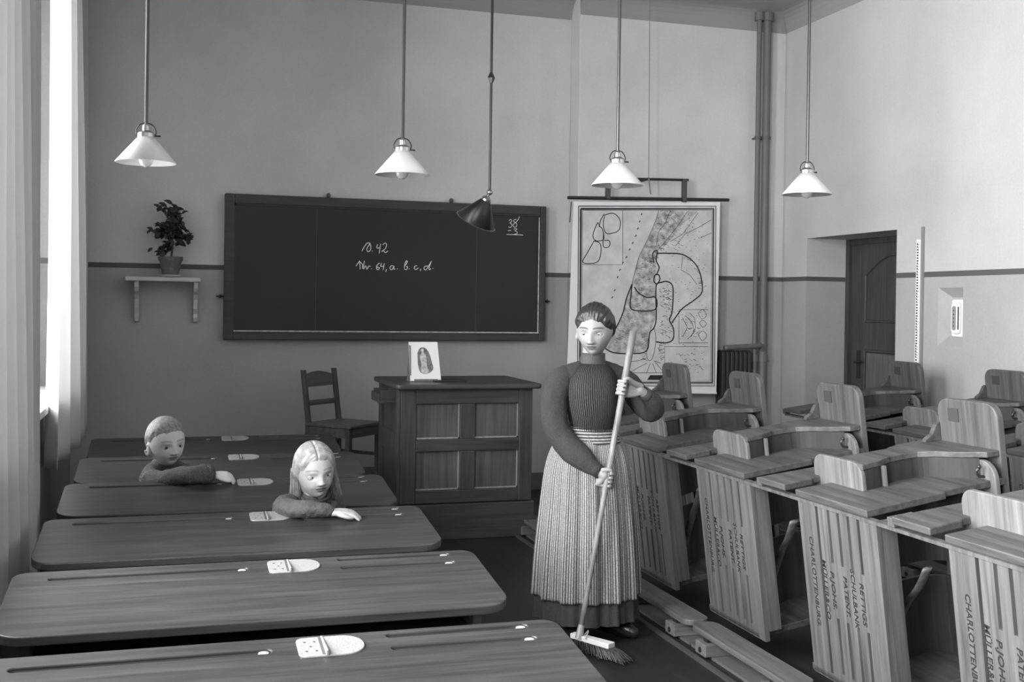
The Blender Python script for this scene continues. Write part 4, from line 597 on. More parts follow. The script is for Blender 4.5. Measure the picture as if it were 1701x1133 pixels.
# ------------------------------------------------------------------ chair behind the desk
t = thing('side_chair', 'dark wooden ladder-back chair on the platform left of the teacher desk', 'chair', (1.25, 8.40, .235), PI/4)
M_CH = wood('chair_wood', .05, .12, 'z', .4); M_CHX = wood('chair_seat_wood', .07, .16, 'x', .4)
S_ = .205
bm = bmesh.new(); prism(bm, rrect(-S_-.01, S_+.01, -S_-.015, S_-.0, .02), .405, .43, lambda u, v, a: (u, v, a)); obj('seat', bm, M_CHX, t, bevel=.006)
obj('seat_frame', B((-S_+.04, S_-.04, -S_, -S_+.02, .335, .405), (-S_+.04, S_-.04, S_-.04, S_-.02, .335, .405), (-S_, -S_+.02, -S_+.04, S_-.04, .335, .405), (S_-.02, S_, -S_+.04, S_-.04, .335, .405)), M_CHX, t)
for x in (-S_, S_-.038): obj('leg', B((x, x+.038, -S_, -S_+.038, 0, .405)), M_CH, t, bevel=.003)
for x in (-S_-.0, S_-.036):
    bm = bmesh.new(); prism(bm, [(S_-.036, 0), (S_, 0), (S_-.004, .43), (S_+.05, .82), (S_+.02, .82), (S_-.036, .43)], x, x+.036, lambda u, v, a: (a, u, v)); obj('back_post', bm, M_CH, t, bevel=.003)
def slat(z0, z1, arch):
    bm = bmesh.new(); n = 8; pr2 = [(-S_+.036, z0), (S_-.036, z0)]+[(S_-.036-(2*S_-.072)*k/n, z1+arch*math.sin(PI*k/n)) for k in range(n+1)]
    prism(bm, pr2, 0, .016, lambda u, v, a: (u, S_-.012+a+(v-.43)*.13, v)); return bm
obj('top_slat', slat(.69, .775, .03), M_CHX, t); obj('lower_slat', slat(.55, .59, 0), M_CHX, t)
obj('stretcher', B((-S_+.01, -S_+.028, -S_+.038, S_-.036, .17, .195), (S_-.028, S_-.01, -S_+.038, S_-.036, .17, .195)), M_CHX, t)

# ------------------------------------------------------------------ desks in use (left block)
HW = .75
def make_left_bench():
    t = thing('school_bench', '', 'school bench')
    D, z0, z1 = .52, .69, .63                            # depth, far and near height of the sloping top
    def top(u, v, a): return (u, v, z0+(z0-z1)*(v/D)+a)
    bm = bmesh.new(); prism(bm, rrect(-HW, HW, -D, 0, (.09, .09, .05, .05), 8), -.028, 0, top)
    o = obj('desk_top', bm, M_WOODL, t)
    cut = bmesh.new()
    GR = [(-.64, -.03, -.075, .013), (.27, .66, -.035, .012), (.27, .66, -.115, .012)]
    for (a, b_, yc, r) in GR: prism(cut, rrect(a, b_, yc-r, yc+r, r*.98, 6), -.012, .02, top)
    me = bpy.data.meshes.new('cut'); bmesh.ops.recalc_face_normals(cut, faces=cut.faces); cut.to_mesh(me); cut.free()
    co = bpy.data.objects.new('cut', me); COL.objects.link(co)
    md = o.modifiers.new('b', 'BOOLEAN'); md.object = co; md.operation = 'DIFFERENCE'; md.solver = 'EXACT'
    me2 = evaluated(o); o.modifiers.clear(); o.data = me2; bpy.data.objects.remove(co)
    md = o.modifiers.new('bevel', 'BEVEL'); md.width = .005; md.segments = 2; md.limit_method = 'ANGLE'; md.angle_limit = math.radians(50)
    bm = bmesh.new()
    for (a, b_, yc, r) in GR: prism(bm, rrect(b_-.032, b_-.006, yc-r*.85, yc+r*.85, r*.84, 4), -.0115, -.004, top)
    obj('pen_rest', bm, plain('pale_groove_end', .42, .6), o, bevel=.002)  # pale plug at the right-hand end of each groove
    bm = bmesh.new()
    prism(bm, rrect(-.04+.075, .13+.075, -.135, -.02, (.02, .055, .055, .02), 6), -.001, .004, top); box(bm, .10, .106, -.14, -.015, .679, .6925)
    pl_ = obj('inkwell_cover', bm, M_METAL, o, bevel=.0015)
    bm = bmesh.new()
    for px, py in ((.055, -.05), (.055, -.105), (.08, -.05), (.08, -.105), (.068, -.078)): prism(bm, [(px+.0035*math.cos(k), py+.0035*math.sin(k)) for k in range(6)], .003, .0048, top)
    prism(bm, [(.092, -.13), (.100, -.13), (.100, -.025), (.092, -.025)], .003, .0048, top)
    obj('screws', bm, plain('plate_engraving', .07, .5), pl_)
    bm = bmesh.new(); box(bm, -HW+.08, HW-.08, -.33, -.05, .50, .515); box(bm, -HW+.08, HW-.08, -.065, -.05, .515, .655); obj('book_shelf', bm, M_WOODL, t)
    for x in (-HW+.06, HW-.09):
        bm = bmesh.new(); prism(bm, [(-.05, .05), (-.05, .66), (-.38, .62), (-.36, .5), (-.2, .42), (-.16, .05)], x, x+.03, lambda u, v, a: (a, u, v)); obj('side_panel', bm, M_WOODR, t, bevel=.004)
        bm = bmesh.new(); prism(bm, [(.04, .05), (.04, .58), (.06, .58), (.12, .40), (.33, .36), (.33, .31), (.16, .26), (.14, .05)], x, x+.03, lambda u, v, a: (a, u, v)); obj('seat_support', bm, M_WOODR, t, bevel=.004)
        obj('side_rail', B((x, x+.03, -.40, .40, .0, .05)), M_WOODR, t)
    obj('seat', B((-HW+.06, HW-.06, .10, .34, .362, .385)), M_WOODL, t, bevel=.006)
    obj('back_rest', B((-HW+.06, HW-.06, .035, .052, .45, .585)), M_WOODL, t, bevel=.004)
    obj('foot_board', B((-HW+.09, HW-.09, -.40, -.18, .03, .05)), M_WOODR, t)
    return t
lbn = make_left_bench()
lab = ['front-most double school desk of the left block, closest to the blackboard', 'second double school desk of the left block, in front of the boy',
       'double school desk of the left block on which the boy rests his arm', 'double school desk of the left block on which the girl rests her arm',
       'large double school desk with pen grooves behind the girl, left block', 'double school desk cut off by the bottom of the picture, nearest the viewer']
for k in range(6):
    o = lbn if k == 0 else copy_tree(lbn)
    o.location = (.28, 7.43-.9*k, 0); o['label'] = lab[k]; o['group'] = 'school desks in use in the left block'

# ------------------------------------------------------------------ benches tipped on their side (right block)
TH = math.radians(7.4); S1 = .735
# unit coordinates: h = height above the foot board when upright, s = sideways, y = depth. object x = -s, z = h
def hp(u, v, a): return (-a, v, u)          # poly in (h, y), extruded along s
def sp(u, v, a): return (-v, u, a)          # poly in (y, s), extruded along h
def sb(s0, s1, y0, y1, h0, h1): return (-s1, -s0, y0, y1, h0, h1)
PLATE_TXT = [('RETTIGS', .120, .45, .29), ('SCHULBANK', .172, .49, .265), ('PATENT.', .224, .45, .295), ('P.JOHS.', .310, .45, .30), ('MÜLLER&CO', .360, .485, .25), ('CHARLOTTENBURG.', .437, .56, .20)]
def make_tipped():
    t = thing('tipped_school_bench', '', 'school bench')
    M_ = wood('bench_slat_wood', .055, .135, 'x', .5); MY = M_WOODY
    sl = [.112, .175, .240, .305, .385]; hw_ = .0085
    bxs = []; edges = [0.0]+sl+[.515]
    for i in range(6):
        y0 = edges[i]+(hw_ if i else 0); y1 = edges[i+1]-(hw_ if i < 5 else 0); bxs.append(sb(0, .70, y0, y1, 0, .022))
    for i, y in enumerate(sl):
        if i < 4: bxs.append(sb(.27, .485, y-hw_, y+hw_, 0.0, .022)); bxs.append(sb(0.0, .05, y-hw_, y+hw_, 0, .022))
        else: bxs.append(sb(0.0, .03, y-hw_, y+hw_, 0, .022))
    fb = obj('foot_board', B(*bxs), M_, t)
    for ya in (.0, .49): obj('frame_rail', B(sb(.04, .70, ya, ya+.025, .0225, .085)), M_, t, bevel=.003)
    bm = bmesh.new()
    for txt, y, sa, sb_ in PLATE_TXT:
        me = text_mesh(txt, .052, .0009, 'LEFT', .12, .0006)
        xs = [v.co.x for v in me.vertices]; wx = max(xs)-min(xs); k = (sa-sb_)/wx; ky = .66
        n0 = len(bm.verts); bm.from_mesh(me); bm.verts.ensure_lookup_table()
        for v in bm.verts[n0:]:
            x, yv, z = v.co; s = sa-(x-min(xs))*k; v.co = (-s, y-yv*ky+.018, -.0010-abs(z)*.5 if z > 0 else -.0004)
        bpy.data.meshes.remove(me)
    o = obj('stamped_lettering', bm, plain('stamp_ink', .008, .7), fb); o['label'] = 'black stamped maker lettering'
    for a, b_ in ((S1-.028, S1), (.0, .03)):
        bm = bmesh.new(); prism(bm, [(0.0, .05), (.37, .09), (.38, .12), (.668, .125), (.668, .53), (0, .53)], a, b_, hp); obj('end_panel', bm, MY, t, bevel=.004)
    obj('edge_strip', B(sb(S1-.042, S1-.029, -.10, .80, -.006, .02)), M_, t)
    bm = bmesh.new(); prism(bm, [(-.022, .572), (-.022, .775), (.27, .775), (.27, .605), (.118, .605), (.118, .585)], S1-.012, S1+.016, hp); obj('side_rail', bm, MY, t, bevel=.005)
    obj('rail_block', B(sb(S1-.028, S1+.006, .777, .815, -.012, .09)), M_, t, bevel=.003)
    ML = wood('bench_light_wood', .075, .18, 'x', .5)
    bm = bmesh.new(); prism(bm, rrect(.31, .645, -.06, .842, .055, 8), .165, .185, sp); obj('seat_board', bm, ML, t, bevel=.004)
    bm = bmesh.new(); prism(bm, rrect(.095, .43, -.10, .808, .07, 8), .60, .62, sp); shelf = obj('book_shelf', bm, ML, t, bevel=.004)
    bm = bmesh.new(); tube(bm, catmull([(-.745, .155, .60), (-.752, .155, .575), (-.772, .155, .565), (-.785, .148, .575), (-.79, .145, .572)]), .0055, 6); ellipsoid(bm, (-.790, .145, .572), (.009, .009, .009), None, 8, 6)
    obj('satchel_hook', bm, M_BLACK, shelf)
    bm = bmesh.new(); prism(bm, rrect(.14, .49, -.17, 1.015, .06, 8), .67, .70, sp); dt = obj('desk_top', bm, wood('bench_top_wood', .045, .115, 'x', .45), t, bevel=.005)
    obj('inkwell_underside', B(sb(.925, .978, .36, .42, .665, .6705)), plain('inkwell_block', .035, .6), dt, bevel=.001)
    U = [(.17, .50), (.17, .305), (.258, .325), (.33, .355), (.40, .362), (.455, .352), (.505, .312), (.556, .226), (.62, .155), (.668, .145), (.668, .50)]
    for a, b_ in ((.815, .838), (-.055, -.035)):
        bm = bmesh.new(); prism(bm, U, a, b_, hp); obj('bracket_plate', bm, MY, t, bevel=.003)
    near = [(.186, .305), (.258, .325), (.33, .355), (.40, .362), (.455, .352), (.505, .312), (.556, .226), (.60, .17)]
    pn = [(p.x, p.y) for p in catmull([(a, b_, 0) for a, b_ in near], 3)]
    poly = [(a, b_+.004) for a, b_ in pn]+[(a, b_+.020) for a, b_ in reversed(pn)]
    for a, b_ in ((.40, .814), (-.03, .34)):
        bm = bmesh.new(); prism(bm, poly, a, b_, hp); obj('back_rest', bm, wood('shade_dark_back', .012, .035, 'x', .5), t, smooth=False)  # near-black wood: shade on the back panels put into their colour
    obj('back_slat', B(sb(.735, .815, .315, .333, .270, .282)), ML, t)
    bm = bmesh.new(); prism(bm, [(.590, .838), (.592, .85), (.607, .858), (.628, .868), (.638, .885), (.652, .905), (.669, .915), (.669, .838)], .478, .502, lambda u, v, a: (-v, a, u)); obj('scroll_bracket', bm, MY, t, bevel=.003)
    bm = bmesh.new(); prism(bm, [(.39, .501), (.43, .54), (.48, .575), (.54, .60), (.668, .60), (.668, .501)], .808, .824, hp); obj('arched_rail', bm, MY, t, bevel=.003)
    bm = bmesh.new(); P_ = catmull([(-.50, .0, .195), (-.41, .07, .20), (-.33, .16, .21), (-.22, .24, .21), (-.06, .34, .20)], 5)
    tube(bm, P_, .022, 8, flat=(Vector((-.6, .8, 0)), .35)); obj('tilt_brace', bm, ML, t, smooth=True)
    return t
tb = make_tipped()
rows = [(2.483, 6.09, 'farthest tipped bench of the front row, partly behind the sweeping woman'), (2.483, 5.19, 'tipped bench right behind the sweeping woman, second from the wall map'),
        (2.483, 4.29, 'tipped bench right of the sweeping woman, its slatted foot board fully visible'), (2.483, 3.39, 'tipped bench with the largest complete stamped foot board'),
        (2.483, 2.49, 'tipped bench cut off at the lower right corner'),
        (4.30, 6.25, 'tipped bench of the back row in front of the door'), (4.30, 5.28, 'tipped bench of the back row under the measuring stick'), (4.30, 4.31, 'tipped bench of the back row at the right edge')]
for i, (x, y, lb_) in enumerate(rows):
    o = tb if i == 0 else copy_tree(tb)
    o.location = (x, y, .114); o.rotation_euler = (0, PI/2-TH, 0); o['label'] = lb_; o['group'] = 'benches tipped on their side for sweeping'
# hinge beams on the floor
def make_beam():
    t = thing('hinge_beam', '', 'beam')
    bm = bmesh.new(); prism(bm, rrect(-.065, .065, -.435, .435, .05, 6), .085, .112, lambda u, v, a: (u, v, a)); obj('beam_board', bm, wood('beam_wood', .07, .15, 'y', .5), t, bevel=.004)
    obj('base_plate', B((-.05, .05, -.44, .44, 0, .012)), M_BASE, t)
    for y in (-.30, .28):
        obj('hinge_block', B((-.085, .05, y-.05, y+.05, .012, .068)), wood('hinge_wood', .10, .2, 'x'), t, bevel=.004)
        bm = bmesh.new(); box(bm, -.06, .04, y-.02, y+.02, .068, .086); tube(bm, [(-.09, y, .035), (-.07, y, .035)], .012, 8); obj('hinge_iron', bm, M_BLACK, t)
    return t
hb = make_beam(); k = 0
BL = {0: ['under the farthest bench, beyond the sweeping woman', 'behind the sweeping woman', 'right of the sweeping woman by her feet', 'in front of the second stamped foot board', 'in front of the largest stamped foot board', 'at the lower right corner'],
      1: ['nearest the door', 'below the measuring stick', 'below the wall niche', 'at the right edge']}
for q, (xx, y0, n, rn) in enumerate(((2.36, 6.95, 6, 'front row'), (4.18, 7.05, 4, 'back row'))):
    for j in range(n):
        o = hb if k == 0 else copy_tree(hb)
        o.location = (xx, y0-.9*j-.03, 0); k += 1
        o['label'] = 'floor beam with iron hinges of the %s of benches, %s' % (rn, BL[q][j])
        o['group'] = 'hinge beams of the '+rn
tag(obj('floor_rail', B((2.235, 2.262, 1.8, 7.4, 0, .010)), plain('rail_metal', .14, .4, .6)), 'thin metal rail along the floor in front of the hinge beams', 'rail')
# ------------------------------------------------------------------ people
def G2(x, s): return math.exp(-(x/s)**2)
def sstep(a, b, x):
    t = max(0.0, min(1.0, (x-a)/(b-a))); return t*t*(3-2*t)
class Head:
    """head in local units: z -1 (chin) .. 1 (crown), +y is the face"""
    def __init__(s, c, face, height, pitch=0, roll=0, child=False, wide=1.0):
        s.k = height/2; s.child = child; s.wide = wide
        psi = math.atan2(-face[0], face[1])
        s.M = Matrix.Translation(Vector(c)) @ Matrix.Rotation(psi, 4, 'Z') @ Matrix.Rotation(math.radians(pitch), 4, 'X') @ Matrix.Rotation(math.radians(roll), 4, 'Y') @ Matrix.Scale(s.k, 4)
        s.Mi = s.M.inverted(); s.ze = -.10 if child else -.02
    def base(s, d):
        a, b = .70*s.wide, (.84 if d.y > 0 else .96)
        p = Vector((a*d.x, b*d.y, d.z))
        ch = s.child
        if p.z < .1:
            t = sstep(.1, -1.05, p.z)**1.3; p.x *= 1-(.15 if ch else .24)*t
            if p.y < 0: p.y *= 1-.55*t
            else: p.y *= 1+(.02 if ch else .06)*t
        if ch: p.x *= 1+.07*sstep(-.3, .6, p.z)
        # flatten the sides a little
        p.x = math.copysign(abs(p.x)**1.0, p.x)
        return p
    def feat(s, p):
        if p.y <= .1: return p
        x, z, ze, ch = p.x, p.z, s.ze, s.child
        n = 1.0 if not ch else .72
        f = 0
        zt = ze-.33 if not ch else ze-.27                           # nose tip
        if zt-.10 < z < ze+.12:
            t = (ze+.12-z)/(ze+.12-zt)
            h = .03+.20*min(t, 1)**1.3 if z >= zt else .23*max(0, 1-(zt-z)/.085)
            f += n*h*G2(x, .085+.035*min(1, max(0, t)))
        f += n*.075*(G2(x-.105, .06)+G2(x+.105, .06))*G2(z-zt-.0, .065)
        for sx in (-1, 1):
            f -= (.085 if ch else .105)*G2(x-sx*.29, .15)*G2(z-ze, .10)
            f += .035*G2(x-sx*.27, .19)*G2(z-ze-.19, .07)
            f += (.055 if ch else .03)*G2(x-sx*.36, .17)*G2(z-ze+.38, .16)
        zm = ze-.53 if not ch else ze-.46
        f += .055*G2(x, .17)*G2(z-zm-.045, .035)+.06*G2(x, .14)*G2(z-zm+.05, .04)-.03*G2(x, .2)*G2(z-zm, .016)
        f -= .03*G2(x, .12)*G2(z-zm+.13, .05); f += .07*G2(x, .17)*G2(z+.86, .13)
        return Vector((p.x, p.y+f*sstep(.1, .45, p.y), p.z))
    def surf(s, d): return s.feat(s.base(d))
    def eye_front(s, sx):
        best = None
        for i in range(-6, 7):
            for j in range(-6, 7):
                d = Vector((sx*.36+i*.03, .9, s.ze+j*.03)).normalized(); p = s.surf(d)
                e = (p.x-sx*.29)**2+(p.z-s.ze)**2
                if best is None or e < best[0]: best = (e, p)
        return best[1]
    def mesh(s, bm, nu=120, nv=90):
        rows = []
        for j in range(1, nv):
            ph = -PI/2+PI*j/nv; rows.append([bm.verts.new(s.M @ s.surf(Vector((math.cos(ph)*math.sin(2*PI*i/nu), math.cos(ph)*math.cos(2*PI*i/nu), math.sin(ph))))) for i in range(nu)])
        for j in range(len(rows)-1):
            for i in range(nu): bm.faces.new([rows[j][i], rows[j][(i+1) % nu], rows[j+1][(i+1) % nu], rows[j+1][i]])
        bm.faces.new(rows[0][::-1]); bm.faces.new(rows[-1])
    def shell(s, name, mat, parent, off, nu=200, nv=140, strand=.012, sfreq=16, comb='v'):
        """hair: off(p, az) gives the thickness of hair at that place (<= 0: bare skin)"""
        bm = bmesh.new(); V = {}
        def vert(i, j):
            i %= nu
            if (i, j) in V: return V[i, j]
            ph = -PI/2+PI*j/nv; az = 2*PI*i/nu
            if az > PI: az -= 2*PI
            d = Vector((math.cos(ph)*math.sin(az), math.cos(ph)*math.cos(az), math.sin(ph)))
            p = s.base(d); o_ = off(p, az)
            r = None
            if o_ > -.5:
                if comb == 'back': A = Vector((p.x*sfreq, math.atan2(p.z, p.y)*1.2, 3.1))
                elif comb == 'side': A = Vector((p.y*sfreq+abs(p.x)*2.5, abs(math.atan2(p.x, p.z+.3))*1.3, 1.7))
                else: A = Vector((p.x*sfreq, p.y*sfreq, p.z*sfreq*.6))
                st = strand*(mnoise.noise(A)+.6*mnoise.noise(Vector((A.x*2.6, A.y*1.6, A.z*1.5+7))))
                n_ = Vector((p.x/.5, p.y/.7, p.z)).normalized()
                r = bm.verts.new(s.M @ (p+n_*(o_+st*max(0, min(1, o_*20)))))
            V[i, j] = r; return r
        for j in range(int(nv*.12), nv):
            for i in range(nu):
                q = [vert(i, j), vert(i+1, j), vert(i+1, j+1), vert(i, j+1)]
                if j == nv-1: q = q[:3] if False else q
                if all(q) and len(set(q)) == 4: bm.faces.new(q)
        bmesh.ops.remove_doubles(bm, verts=bm.verts, dist=s.k*.004)
        return obj(name, bm, mat, parent, smooth=True)
    def ears(s, bm):
        for sx in (-1, 1):
            z0 = s.ze-.16
            c = Vector((sx*s.base(Vector((sx, 0, z0)).normalized()).x*1.03, -.06, z0))
            R = Matrix.Rotation(sx*.5, 3, 'Z')
            pts = [c+R @ Vector((0, .10*math.sin(t)-.02, .21*math.cos(t)*(1 if math.cos(t) > 0 else .95)))+Vector((sx*(.035+.03*math.sin(t/2)), 0, 0)) for t in [k*2*PI/14 for k in range(-1, 11)]]
            cap_tube(bm, [s.M @ p for p in pts], [s.k*.045]*len(pts), 8, 2)
            e = [s.M @ (c+Vector((sx*.0, -.02, z))) for z in (-.13, .0, .13)]
            cap_tube(bm, e, [s.k*.075, s.k*.10, s.k*.08], 8, 3)
    def eyes(s, parent, mats, look=(0, 0), open_=1.0, zshift=0):
        """eyeball with iris, white and lids as zones of one ball"""
        skin, white, iris, dark = mats
        for sx in (-1, 1):
            p = s.eye_front(sx); r = .175
            c = Vector((sx*.29, p.y+.042-r, s.ze+zshift)); bm = bmesh.new(); nu, nv = 96, 76; rows = []
            for j in range(nv+1):
                ph = -PI/2*.9+PI*.9*j/nv; rows.append([])
                for i in range(nu+1):
                    az = -PI/2+PI*i/nu; rows[-1].append(c+Vector((math.cos(ph)*math.sin(az), math.cos(ph)*math.cos(az), math.sin(ph)))*r)
            vs = [[bm.verts.new(s.M @ q) for q in row] for row in rows]
            for j in range(nv):
                for i in range(nu):
                    q = (rows[j][i]+rows[j+1][i+1])/2-c; x, z = q.x/r, q.z/r
                    xx = x/.70; up = (.46 if s.child else .36)*open_*(1-xx*xx); lo = -(.38 if s.child else .30)*open_*(1-xx*xx)
                    if abs(xx) > 1.05 or z > up+.075 or z < lo: mi = 0
                    elif z > up: mi = 3
                    else:
                        rr = math.hypot(x-look[0], z-look[1])
                        mi = 3 if rr < .15 else (2 if rr < .34 else 1)
                    f = bm.faces.new([vs[j][i], vs[j][i+1], vs[j+1][i+1], vs[j+1][i]]); f.material_index = mi
            obj('eye', bm, [skin, white, iris, dark], parent, smooth=True)
def body_object(name, bm, voxel, mat, tone=None):
    """fuse all limbs into one continuous skin"""
    o = obj(name, bm, mat)
    md = o.modifiers.new('r', 'REMESH'); md.mode = 'VOXEL'; md.voxel_size = voxel
    md2 = o.modifiers.new('s', 'SMOOTH'); md2.factor = .5; md2.iterations = 2
    me = evaluated(o); o.modifiers.clear(); o.data = me
    for p in me.polygons: p.use_smooth = True
    at = me.attributes.new('tone', 'FLOAT', 'POINT')
    for i, v in enumerate(me.vertices): at.data[i].value = tone(v.co) if tone else 1.0
    return o
def skin_mat(name, v, rough=.5):
    m, n, l, b = newmat(name)
    a = n.new('ShaderNodeAttribute'); a.attribute_name = 'tone'
    mu = n.new('ShaderNodeMath'); mu.operation = 'MULTIPLY'; mu.inputs[1].default_value = v; l.new(a.outputs['Fac'], mu.inputs[0])
    c = n.new('ShaderNodeCombineColor'); [l.new(mu.outputs[0], c.inputs[i]) for i in range(3)]
    l.new(c.outputs[0], b.inputs['Base Color']); b.inputs['Roughness'].default_value = rough; b.inputs['Specular IOR Level'].default_value = .35
    return m
def face_tone(H, brow=.45, lip=.62):
    zm = H.ze-(.46 if H.child else .53)
    def f(co):
        p = H.Mi @ co
        if abs(p.z) > 1.3 or abs(p.x) > 1 or p.y < .2: return 1.0
        t = 1.0
        lw = max(0, 1-(p.x/.20)**2)
        up = zm+.075*lw; lo = zm-.095*lw
        if abs(p.x) < .21:
            m = sstep(lo-.02, lo+.01, p.z)*(1-sstep(up-.01, up+.02, p.z)); t *= 1-(1-lip)*m
            t *= 1-.65*G2(p.z-zm, .014)*sstep(0, .2, lw)
        for sx in (-1, 1):
            x = p.x-sx*.29; zb = H.ze+(.23 if H.child else .215)+.03*(1-(x/.2)**2)
            t *= 1-(1-brow)*G2(p.z-zb, .032)*sstep(.25, .15, abs(x))
            zn = H.ze-(.33 if H.child else .40); t *= 1-.6*G2(p.x-sx*.06, .03)*G2(p.z-zn, .022)
        return t
    return f
def grip(bm, wrist, C, axis, R, s=1.0, flip=1, thumb=1):
    """four fingers and thumb closed round a rod through C along axis"""
    axis = Vector(axis).normalized(); C = Vector(C); W = Vector(wrist)
    u = (W-C); u = (u-axis*u.dot(axis)).normalized(); v = axis.cross(u)*flip
    fr = .0078*s
    for i in range(4):
        off = axis*((i-1.5)*.0185*s); L = (1, 1.08, 1.02, .85)[i]
        pts = []; rr = R+fr*1.05
        kn = C+off+u*(rr+.018*s)+v*(.030*s)
        for a in (55, 95, 140, 185, 225, 225+18*L):
            t = math.radians(a); pts.append(C+off+u*rr*math.cos(t)*1.0+v*rr*math.sin(t)*1.12)
        cap_tube(bm, [kn]+pts, [.0095*s, .0092*s, .0085*s, .0080*s, .0076*s, .0072*s, .0064*s], 10, 3)
        cap_tube(bm, [W+off*.45, (W+off*.7+kn)/2, kn], [.014*s, .0135*s, .0105*s], 10, 3)
    base = W+axis*(.02*s*thumb)+v*-.004
    pts = [W*.6+C*.4+axis*(.026*s*thumb)-v*.006, C+u*(R+.016)*1.0-v*.012*s+axis*(.038*s*thumb), C+axis*(.045*s*thumb)-v*(R+.006), C+axis*(.040*s*thumb)-v*(R+.004)*.9-u*(R*.9)]
    cap_tube(bm, [base]+pts, [.013*s, .0135*s, .0115*s, .0095*s, .008*s], 10, 3)
def hand(bm, wrist, d, n, s=1.0, curl=.5, spread=.16, side=1):
    """relaxed hand: palm and five bent fingers; d along the hand, n back of the hand"""
    d = Vector(d).normalized(); n = Vector(n); n = (n-d*n.dot(d)).normalized(); w_ = d.cross(n)*side; W = Vector(wrist)
    for i in range(4):
        a = (i-1.5)*spread; dd = (d*math.cos(a)+w_*math.sin(a)).normalized(); off = w_*((i-1.5)*.017*s)
        L = (.80, .92, 1.0, .88)[i] if side < 0 else (.88, 1.0, .92, .74)[i]
        kn = W+d*.075*s+off*1.12
        cap_tube(bm, [W+off*.6, W+d*.04*s+off*.95, kn], [.015*s, .0145*s, .0112*s], 10, 3)
        p1 = kn+(dd*.034-n*.034*curl*.55)*s*L; p2 = p1+(dd*.022-n*.034*curl*1.0)*s*L; p3 = p2+(dd*.014-n*.022*curl*1.1)*s*L
        cap_tube(bm, [kn, p1, p2, p3], [.0100*s, .0086*s, .0078*s, .0066*s], 10, 3)
    t0 = W+d*.018*s-w_*.016*s; t1 = W+d*.048*s-w_*.040*s-n*.006*s; t2 = W+d*.074*s-w_*.048*s-n*.012*s; t3 = W+d*.093*s-w_*.044*s-n*.016*s
    cap_tube(bm, [t0, t1, t2, t3], [.0145*s, .0122*s, .0100*s, .0082*s], 10, 3)
def fuse(name, bm, voxel, mat, parent, it=2, disp=None):
    o = obj(name, bm, mat)
    md = o.modifiers.new('r', 'REMESH'); md.mode = 'VOXEL'; md.voxel_size = voxel
    md2 = o.modifiers.new('s', 'SMOOTH'); md2.factor = .5; md2.iterations = it
    me = evaluated(o); o.modifiers.clear(); o.data = me; o.parent = parent
    if disp:
        ns = [v.normal.copy() for v in me.vertices]
        for v, nn in zip(me.vertices, ns): v.co = v.co+nn*disp(v.co)
    for p in me.polygons: p.use_smooth = True
    return o
def loft(bm, rings, seg=96, a0=0, a1=2*PI, fn=None, uvl=None):
    """rings: (cx, cy, z, rx, ry); optional radial offset fn(t, v)"""
    closed_ = abs(a1-a0-2*PI) < 1e-6; m = seg if closed_ else seg+1
    uvl = bm.loops.layers.uv.verify(); G = []
    n = len(rings)
    for j, (cx, cy, z, rx, ry) in enumerate(rings):
        row = []
        for i in range(m):
            u = i/seg; t = a0+(a1-a0)*u; o_ = fn(u, j/(n-1)) if fn else 0
            row.append(bm.verts.new((cx+(rx+o_)*math.cos(t), cy+(ry+o_)*math.sin(t), z)))
        G.append(row)
    for j in range(n-1):
        for i in range(seg):
            i2 = (i+1) % m
            f = bm.faces.new([G[j][i], G[j][i2], G[j+1][i2], G[j+1][i]])
            for lp, (uu, vv) in zip(f.loops, [(i/seg, j/(n-1)), ((i+1)/seg, j/(n-1)), ((i+1)/seg, (j+1)/(n-1)), (i/seg, (j+1)/(n-1))]): lp[uvl].uv = (uu, vv)
def interp_rings(keys, n):
    P = keys; out = []
    for j in range(n+1):
        t = j/n*(len(P)-1); k = min(int(t), len(P)-2); f = t-k
        p0 = P[max(k-1, 0)]; p1 = P[k]; p2 = P[k+1]; p3 = P[min(k+2, len(P)-1)]
        out.append(tuple(.5*(2*b+(-a+c)*f+(2*a-5*b+4*c-d)*f*f+(-a+3*b-3*c+d)*f**3) for a, b, c, d in zip(p0, p1, p2, p3)))
    return out
M_SKINW = skin_mat('skin_woman', .25); M_SKINC = skin_mat('skin_child', .34)
M_LID = plain('eyelid_skin', .225, .5); M_LIDC = plain('eyelid_skin_child', .31, .5)
M_EYEW = plain('eye_white', .34, .15); M_IRISD = plain('iris_dark', .05, .1); M_IRISL = plain('iris_light', .22, .1); M_PUP = plain('pupil_and_lashes', .012, .2)
M_HAIRD = plain('dark_hair', .018, .42, var=.4, vscale=60); M_HAIRL = plain('fair_hair', .25, .40, var=.35, vscale=45); M_HAIRB = plain('cropped_fair_hair', .20, .6, var=.35, vscale=70)

